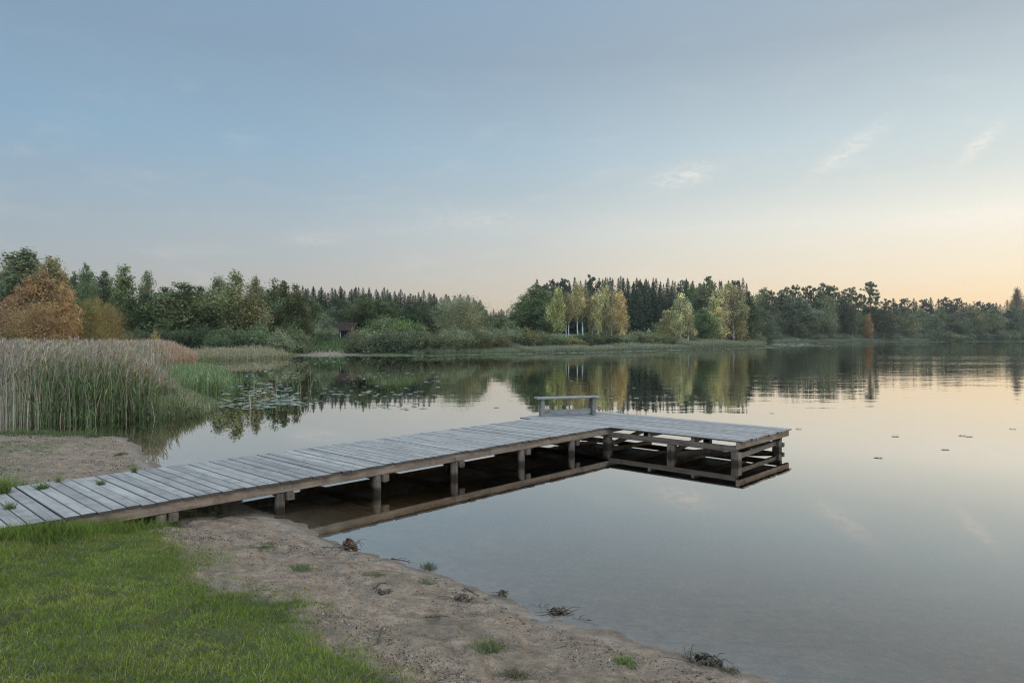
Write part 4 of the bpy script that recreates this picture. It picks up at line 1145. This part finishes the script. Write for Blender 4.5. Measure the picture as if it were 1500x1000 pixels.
tree('round', 158, 436, 64, 52, (.235, .185, .08), 'smaller olive gold tree at the right of the golden pair', g)
tree('bush', -6, 470, 55, 50, OL, 'olive bush at the left picture edge above the reeds', 'bushes behind the reeds')
tree('bush', 226, 480, 58, 24, (.24, .2, .07), 'small yellow bush above the orange reeds', 'bushes behind the reeds')
tree('bush', 85, 484, 54, 70, (.15, .115, .045), 'brownish bush at the foot of the rust coloured tree', 'bushes behind the reeds')
tree('bush', 186, 486, 66, 44, (.11, .1, .045), 'dull olive bush right of the golden trees', 'bushes behind the reeds')
tree('broad', 128, 383, 88, 40, MG, 'green tree with a narrow top behind the golden pair', g)
tree('broad', 108, 396, 90, 46, DG, 'dark tree showing between the birch and the golden pair', g)
tree('broad', 154, 394, 92, 50, DG, 'dark tree between two green tops behind the golden pair', g)
tree('aspen', 182, 386, 86, 54, (.12, .145, .065), 'full green tree right of the golden pair, pointed top', g)
tree('aspen', 216, 394, 90, 28, GG, 'slender pale green tree left of the wide dark one', g)
tree('broad', 240, 418, 88, 76, DG, 'dark wide tree over the yellow bush', g)
tree('broad', 272, 411, 86, 90, (.085, .095, .045), 'broad dark green tree with bare twigs below', g)
tree('broad', 300, 418, 90, 70, DG, 'dark tree leaning on the tall birch group', g)
tree('birch', 322, 400, 88, 50, (.12, .135, .07), 'birch at the left of the tall group of three', g)
tree('birch', 346, 393, 86, 60, (.14, .15, .075), 'tallest birch in the middle of the group of three', g)
tree('birch', 373, 400, 88, 46, (.15, .15, .08), 'birch at the right of the tall group of three', g)
tree('aspen', 398, 406, 92, 46, MG, 'green pointed tree left of the spruce row', g)
tree('aspen', 417, 409, 94, 44, (.08, .092, .04), 'second green pointed tree beside the spruce row', g)
tree('aspen', 434, 414, 96, 40, (.09, .098, .045), 'green tree touching the spruce row', g)
tree('aspen', 384, 420, 96, 50, DG, 'dark tree filling the gap behind the pointed green trees', g)
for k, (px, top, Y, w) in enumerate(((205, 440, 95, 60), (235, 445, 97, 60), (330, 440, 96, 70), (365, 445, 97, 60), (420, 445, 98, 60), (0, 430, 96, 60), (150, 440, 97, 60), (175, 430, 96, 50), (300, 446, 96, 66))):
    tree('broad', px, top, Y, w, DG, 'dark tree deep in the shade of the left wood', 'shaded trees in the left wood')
for px, top, Y, w, c in ((290, 470, 82, 60, DG), (335, 474, 82, 60, DG), (372, 470, 84, 64, MG), (405, 478, 84, 50, GG), (205, 476, 82, 50, DG), (250, 478, 82, 60, DG), (428, 470, 90, 50, MG), (440, 482, shore_y(440, 2.5), 40, GG), (318, 484, 79, 40, DG)):
    tree('bush', px, top, Y, w, c, 'dark green bush along the foot of the left wood', 'bushes along the foot of the left wood')

# -- spruce row behind the cabin
for k in range(70):
    px = 438 + k * 3.85 + random.uniform(-3, 3)
    top = 421 + 12 * sstep(520, 690, px) + random.uniform(-4, 8) - 5 * (random.random() < .12)
    tree('spruce', px, float(top), random.uniform(128, 158), random.uniform(26, 42), SP, 'dark spruce in the dense row behind the cabin', 'spruces in the row behind the cabin')
for k in range(26):
    px = 690 + k * 4.0 + random.uniform(-2, 2)
    tree('spruce', px, 455 + random.uniform(-4, 4), random.uniform(200, 230), random.uniform(16, 26), (.03, .042, .026), 'small far spruce in the low gap between the two woods', 'spruces in the low gap')
tree('broad', 531, 429, 118, 62, MG, 'green broad tree standing before the spruce row right of the cabin')
tree('broad', 556, 436, 120, 50, (.07, .085, .036), 'green tree beside the broad one in front of the spruces')
tree('broad', 600, 447, 122, 56, DG, 'dark tree in front of the right part of the spruce row')
tree('broad', 640, 446, 124, 52, (.045, .06, .032), 'dark tree left of the big round willow')
for px, top, w, c in ((455, 436, 44, MG), (505, 438, 40, DG), (575, 438, 42, MG), (622, 440, 44, DG), (655, 438, 40, MG), (488, 448, 40, GG)):
    tree('broad', px, top, 123 + random.uniform(-2, 2), w, c, 'mid green tree along the front of the spruce row', 'trees along the front of the spruce row')
tree('bush', 478, 461, 118, 44, GG, 'grey green rounded bush behind the cabin', 'bushes round the cabin')
tree('bush', 484, 474, 106, 24, GG, 'small dark bush in front of the cabin roof edge', 'bushes round the cabin')
tree('bush', 464, 478, 104, 30, GG, 'small bush left of the cabin on the grass slope', 'bushes round the cabin')
tree('bush', 452, 470, 106, 34, MG, 'green bush where the grass slope meets the wood', 'bushes round the cabin')
tree('bush', 560, 459, 108, 64, LG, 'pale green bush right of the cabin roof', 'bushes round the cabin')
tree('bush', 596, 462, 107, 62, (.09, .12, .045), 'light green bush next to the pale one', 'bushes round the cabin')
tree('round', 671, 424, 108, 94, (.135, .145, .09), 'large round grey green willow beside the low gap')
tree('broad', 700, 440, 114, 44, (.075, .09, .042), 'tree leaning out of the right side of the round willow')
tree('broad', 735, 462, 125, 50, MG, 'low green tree in the gap right of the willow')
tree('broad', 760, 455, 140, 50, DG, 'dark tree at the right end of the low gap')
lw = 'grey green willow bush overhanging the far shore'
for px, top, Y, w, c in ((535, 483, 94, 50, GG), (560, 476, 94, 66, GG), (590, 478, 93, 64, GG), (618, 474, 94, 64, (.085, .1, .055)), (645, 482, 96, 54, GG), (668, 474, 98, 60, GG), (695, 480, 99, 52, (.085, .095, .045)),
                         (515, 489, 95, 34, MG), (522, 478, 99, 36, (.1, .085, .06)), (655, 490, 95, 50, MG)):
    tree('bush', px, top, shore_y(px, 1.8) + random.uniform(0, 1.5), w, c, lw, 'willow bushes on the far shore')
for px, top, Y, w, c in ((715, 478, 104, 50, GG), (742, 474, 107, 52, GG), (768, 476, 109, 46, (.1, .105, .05)), (790, 480, 112, 44, GG), (812, 488, 115, 40, MG), (836, 490, 117, 46, (.14, .135, .06)), (728, 488, 102, 46, (.1, .1, .05)),
                         (860, 484, 122, 50, DG), (885, 485, 126, 50, DG), (910, 486, 128, 46, GG), (938, 481, 132, 56, GG), (962, 482, 136, 46, (.085, .105, .05)), (985, 490, 140, 40, GG), (1010, 490, 146, 44, GG), (1040, 492, 150, 44, GG), (1075, 490, 156, 40, MG), (1095, 488, 165, 36, GG), (1108, 492, 175, 30, (.1, .11, .06))):
    tree('bush', px, top, Y, w, c, 'low shore bush at the foot of the central wood', 'bushes at the foot of the central wood')

# -- central wood
g = 'trees of the central wood'
tree('broad', 785, 414, 138, 60, MG, 'dense green tree on the left end of the central wood', g)
tree('broad', 768, 432, 140, 46, (.058, .078, .036), 'green tree sloping down at the far left of the central wood', g)
tree('broad', 803, 424, 136, 46, MG, 'green tree directly left of the yellow green birch', g)
tree('birch', 818, 417, 126, 30, YG, 'yellow green birch with its white trunk showing', g, 0)
tree('tallbirch', 829, 424, 128, 20, BR_, 'slim birch with long bare white trunk beside the yellow green one', g, 1)
tree('tallbirch', 833, 430, 127, 18, BR_, 'slimmest birch of the bare trunk pair', g, 2)
tree('tallbirch', 846, 411, 130, 30, YB, 'tall pinkish birch with bare white trunk left of the golden clump', g, 3)
tree('tallbirch', 853, 416, 131, 26, BR_, 'tall birch close behind the pinkish one', g, 0)
for px, top, Y, w, c, lab in ((868, 430, 133, 19, YB, 'pale gold birch at the outer left of the golden clump'), (876, 424, 131, 19, YB, 'pale gold birch second in the golden clump with a thin trunk'),
                              (884, 419, 134, 18, (.34, .31, .175), 'pale gold birch left of the highest one in the golden clump'), (889, 413, 132, 21, (.33, .315, .17), 'highest greenish gold birch in the golden clump'),
                              (896, 421, 130, 18, YB, 'gold birch right of the highest one in the golden clump'), (902, 426, 134, 19, (.39, .32, .175), 'warm gold birch between the highest and the deep gold one'),
                              (908, 424, 131, 20, (.40, .315, .16), 'deep gold birch near the right of the golden clump'), (914, 434, 132, 16, (.38, .30, .155), 'short deep gold birch on the outer right of the golden clump')):
    tree('slim', px, top, Y, w, c, lab, g)
for px, top, w in ((880, 446, 26), (900, 448, 28)):
    tree('gold', px, top, 137, w, (.25, .235, .14), 'low dull gold foliage tree behind the trunks of the golden clump', g)
tree('slim', 990, 434, 144, 24, (.26, .265, .16), 'greenish birch leaning on the left of the lone pale birch', g)
tree('slim', 1008, 438, 143, 24, (.29, .275, .16), 'low pale birch on the right of the split trunk', g)
tree('slim', 997, 426, 142, 30, (.3, .29, .175), 'pale birch with a split white trunk standing alone right of the dark spruces', g)
tree('gold', 975, 452, 140, 32, (.3, .27, .15), 'short yellowish birch left of the lone pale birch', g)
tree('broad', 1012, 414, 160, 46, MG, 'green tree between the dark conifers and the grey green one', g)
tree('broad', 1096, 424, 162, 34, DG, 'dark tree closing the right end of the central wood', g)
tree('broad', 1028, 416, 156, 50, GG, 'grey green tree behind the lone pale birch', g)
tree('aspen', 1042, 409, 158, 46, (.14, .15, .08), 'tall green tree in the right part of the central wood', g)
tree('gold', 1052, 420, 152, 34, YB, 'yellowing birch in front of the tall green tree', g)
tree('aspen', 1066, 412, 158, 44, (.18, .175, .09), 'olive tree with rounded top near the right end of the central wood', g)
tree('slim', 1060, 418, 153, 26, (.31, .285, .165), 'slim yellowing birch second from the right end of the central wood', g)
tree('slim', 1074, 416, 154, 24, (.26, .25, .14), 'slim olive birch third from the right end of the central wood', g)
tree('gold', 1082, 418, 156, 38, (.19, .185, .10), 'yellow green tree at the right end of the central wood', g)
tree('broad', 1030, 450, 150, 44, MG, 'low green tree below the grey green one', g)
for k in range(84):
    px = 785 + k * 3.7 + random.uniform(-3, 3)
    top = 407 + 6 * (px < 810) * (810 - px) / 20 + random.uniform(-3, 8) - 4 * (random.random() < .12) + 3 * (px > 980)
    tree('spruce' if random.random() < .82 else 'pine', px, float(top), random.uniform(166, 192), random.uniform(25, 40), SP, 'dark conifer in the tall wall of the central wood', 'conifers of the central wood')
for px in (928, 936, 944, 951, 958, 966, 972, 1005, 1015):
    tree('spruce', px, 409 + random.uniform(-3, 10), random.uniform(164, 172), 28, SP, 'dark conifer at the front of the gap between the birches', 'conifers in the gap between birches')

# -- far right shore
g = 'trees of the right shore'
RC = (.105, .122, .070)
tree('broad', 1118, 420, 290, 56, RC, 'rounded green tree at the left end of the right shore', g)
tree('broad', 1144, 424, 288, 60, (.075, .093, .06), 'dark green rounded tree second on the right shore', g)
tree('broad', 1170, 432, 286, 56, (.092, .108, .072), 'rounded greyish tree third on the right shore', g)
tree('broad', 1202, 424, 308, 48, RC, 'green tree before the row of flat topped pines', g)
tree('broad', 1232, 434, 322, 46, (.065, .07, .04), 'olive tree left of the orange sapling', g)
tree('pine', 1275, 412, 334, 48, PN, 'lone tall pine with layered crown standing highest on the right shore', g, 0)
tree('birch', 1249, 440, None, 20, (.075, .09, .045), 'birch with a leaning white trunk at the water on the right shore', g)
tree('gold', 1271, 458, None, 18, (.33, .2, .1), 'small orange tree glowing at the foot of the tall pine', g)
tree('broad', 1292, 446, 332, 44, (.075, .075, .045), 'brownish green tree right of the orange one', g)
tree('tallbirch', 1490, 419, 405, 20, (.17, .15, .1), 'airy tall birch at the right picture edge', g)
for px, top in ((1150, 419), (1168, 416), (1180, 419), (1192, 417), (1208, 412), (1222, 417), (1246, 420), (1258, 428), (1238, 424), (1130, 424), (1215, 420)):
    tree('pine', px, top, shore_y(px) + random.uniform(14, 26), random.uniform(28, 40), PN, 'flat topped pine in the row behind the right shore', 'pines behind the right shore')
for k in range(30):
    px = 1300 + k * 7.2 + random.uniform(-3, 3)
    tree(random.choice(('pine', 'spruce', 'pine')), px, 440 + random.uniform(-6, 5), random.uniform(410, 440), random.uniform(24, 34), (.035, .046, .028), 'dark conifer in the far row at the right', 'conifers of the far right row')
for k in range(26):
    px = 1295 + k * 8.6 + random.uniform(-4, 4); Yb = shore_y(px)
    tree('broad', px, 453 + random.uniform(-8, 8), Yb + random.uniform(9, 20), random.uniform(26, 44), random.choice((RC, (.07, .085, .055), (.115, .125, .075), (.135, .135, .07))), 'green tree in the low band along the right shore', 'trees in the low band of the right shore')
for k in range(22):
    px = 1100 + k * 9.2 + random.uniform(-3, 3); Yb = shore_y(px)
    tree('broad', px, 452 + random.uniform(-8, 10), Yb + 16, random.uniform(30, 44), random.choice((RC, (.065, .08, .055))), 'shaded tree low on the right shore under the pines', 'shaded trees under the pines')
for k in range(44):
    px = 1098 + k * 9.8 + random.uniform(-3, 3); Yb = shore_y(px)
    tree('bush', px, 484 + random.uniform(-5, 4), Yb + random.uniform(3, 8), random.uniform(18, 34), random.choice((RC, (.09, .105, .065), (.075, .09, .06))), 'bush along the waterline of the right shore', 'bushes along the right shore')

# off-frame woodland so that the lake's ends are not empty
for k in range(16):
    px = 1520 + k * 22; tree('broad', px, 446 + random.uniform(-8, 8), 400 + k * 2, 40, RC, 'tree beyond the right picture edge', 'trees beyond the right picture edge')
for k in range(8):
    tree('broad', -30 - k * 34, 400 + random.uniform(-10, 20), 78 + random.uniform(0, 10), 70, DG, 'tree beyond the left picture edge', 'trees beyond the left picture edge')

# grass slope behind the far small beach
def slope():
    m = MB(); n = 9000
    x = rng.uniform(-36, -14, n); y = rng.uniform(86, 118, n); d = sd(x, y); k = (d > 2.2) & (np.abs(x / y + .275) < .05)
    x, y, d = x[k], y[k], d[k]
    m.add(*blades(np.stack([x, y, gz0(x, y, d)], -1), .15, .5, .12, .8, (.06, .10, .03), (.085, .14, .042), 2))
    o = m.build('slope_grass', M_GRASS); tag(o, 'green grass slope below the cabin', 'grass', kind='stuff')
slope()

# ------------------------------------------------------------------ cabin
def build_cabin():
    Y = 112.0; X = (509 - 750) / F * Y; zg = float(gz0(np.array(X), np.array(Y)))
    r = empty('cabin', (X, Y, zg - .15), math.radians(-8))
    tag(r, 'small dark cabin with brown roof half hidden by the bushes', 'cabin')
    mw = wood('cabin_wall_boards', (.022, .018, .016), (.04, .032, .028), 0); mr = wood('cabin_roof_boards', (.024, .016, .013), (.04, .027, .022), 0, rough=.95, spec=.03)
    mwhite, t, o = material('white_paint'); principled(t, o, (.38, .38, .39), .6, .3)
    mdark, t, o = material('cabin_opening_shade'); principled(t, o, (.01, .01, .01), .8, .2)  # near-black colour stands in for the shade inside the cabin openings
    m = MB(); w = 1.5; dp = 1.6; hw = 1.5
    m.box((-w, -dp, 0), (w, dp, hw), .02); m.build('wall', mw, r)
    m = MB()
    for s in (-1, 1):
        V = []
        for zz in (0, .10):
            V += [(-w - .35, s * (dp + .55), hw - .25 + zz), (w + .35, s * (dp + .55), hw - .25 + zz), (w + .35, 0, hw + 1.05 + zz), (-w - .35, 0, hw + 1.05 + zz)]
        m.add(V, [(0, 1, 2, 3), (4, 5, 6, 7), (0, 1, 5, 4), (1, 2, 6, 5), (2, 3, 7, 6), (3, 0, 4, 7)])
    m.build('roof', mr, r)
    for s in (-1, 1):
        m = MB(); m.add([(s * w, -dp, hw), (s * w, dp, hw), (s * w, .02, hw + 1.0), (s * w, -.02, hw + 1.0)], [(0, 1, 2, 3)]); m.build('gable', mw, r)
    m = MB(); m.box((-.35, -dp - .05, .05), (.45, -dp - .003, 1.4), .01); d = m.build('door', mdark, r)
    m = MB(); m.box((-.60, -dp - .09, .05), (-.49, -dp - .003, 1.45), .01); m.build('door_frame', mwhite, r)
    m = MB(); m.box((-1.3, -dp - .05, .55), (-.8, -dp - .003, 1.2), .01); m.build('window', mdark, r)
build_cabin()

# ------------------------------------------------------------------ evening haze
def build_haze():
    m, t, out = material('evening_haze')
    v = t.new('ShaderNodeVolumePrincipled'); v.inputs['Color'].default_value = (.86, .91, .95, 1); v.inputs['Density'].default_value = HAZE
    v.inputs['Anisotropy'].default_value = .2
    t.l.new(v.outputs[0], out.inputs['Volume'])
    a, b, lo, hi = -1560, 1560, -3, 34
    V = [(a, a, lo), (b, a, lo), (b, b, lo), (a, b, lo), (a, a, hi), (b, a, hi), (b, b, hi), (a, b, hi)]
    o = obj('haze', quad_mesh('haze', V, [(3, 2, 1, 0), (4, 5, 6, 7), (0, 1, 5, 4), (1, 2, 6, 5), (2, 3, 7, 6), (3, 0, 4, 7)], None, [m]))
    tag(o, 'thin pale evening haze over the lake and woods', 'haze', kind='stuff')
HAZE = .0001
build_haze()

# ------------------------------------------------------------------ render settings
sc.view_settings.view_transform = 'Standard'; sc.view_settings.look = 'None'
sc.view_settings.exposure = 0; sc.view_settings.gamma = 1
sc.render.engine = 'CYCLES'; sc.cycles.filter_width = 1.15
c = sc.cycles
c.use_denoising = True; c.denoising_prefilter = 'NONE'
try: c.denoiser = 'OPENIMAGEDENOISE'
except Exception: pass
c.max_bounces = 8; c.diffuse_bounces = 3; c.glossy_bounces = 3; c.transmission_bounces = 4; c.transparent_max_bounces = 12; c.volume_bounces = 0
c.caustics_reflective = False; c.caustics_refractive = False
c.use_adaptive_sampling = True; c.adaptive_threshold = .01
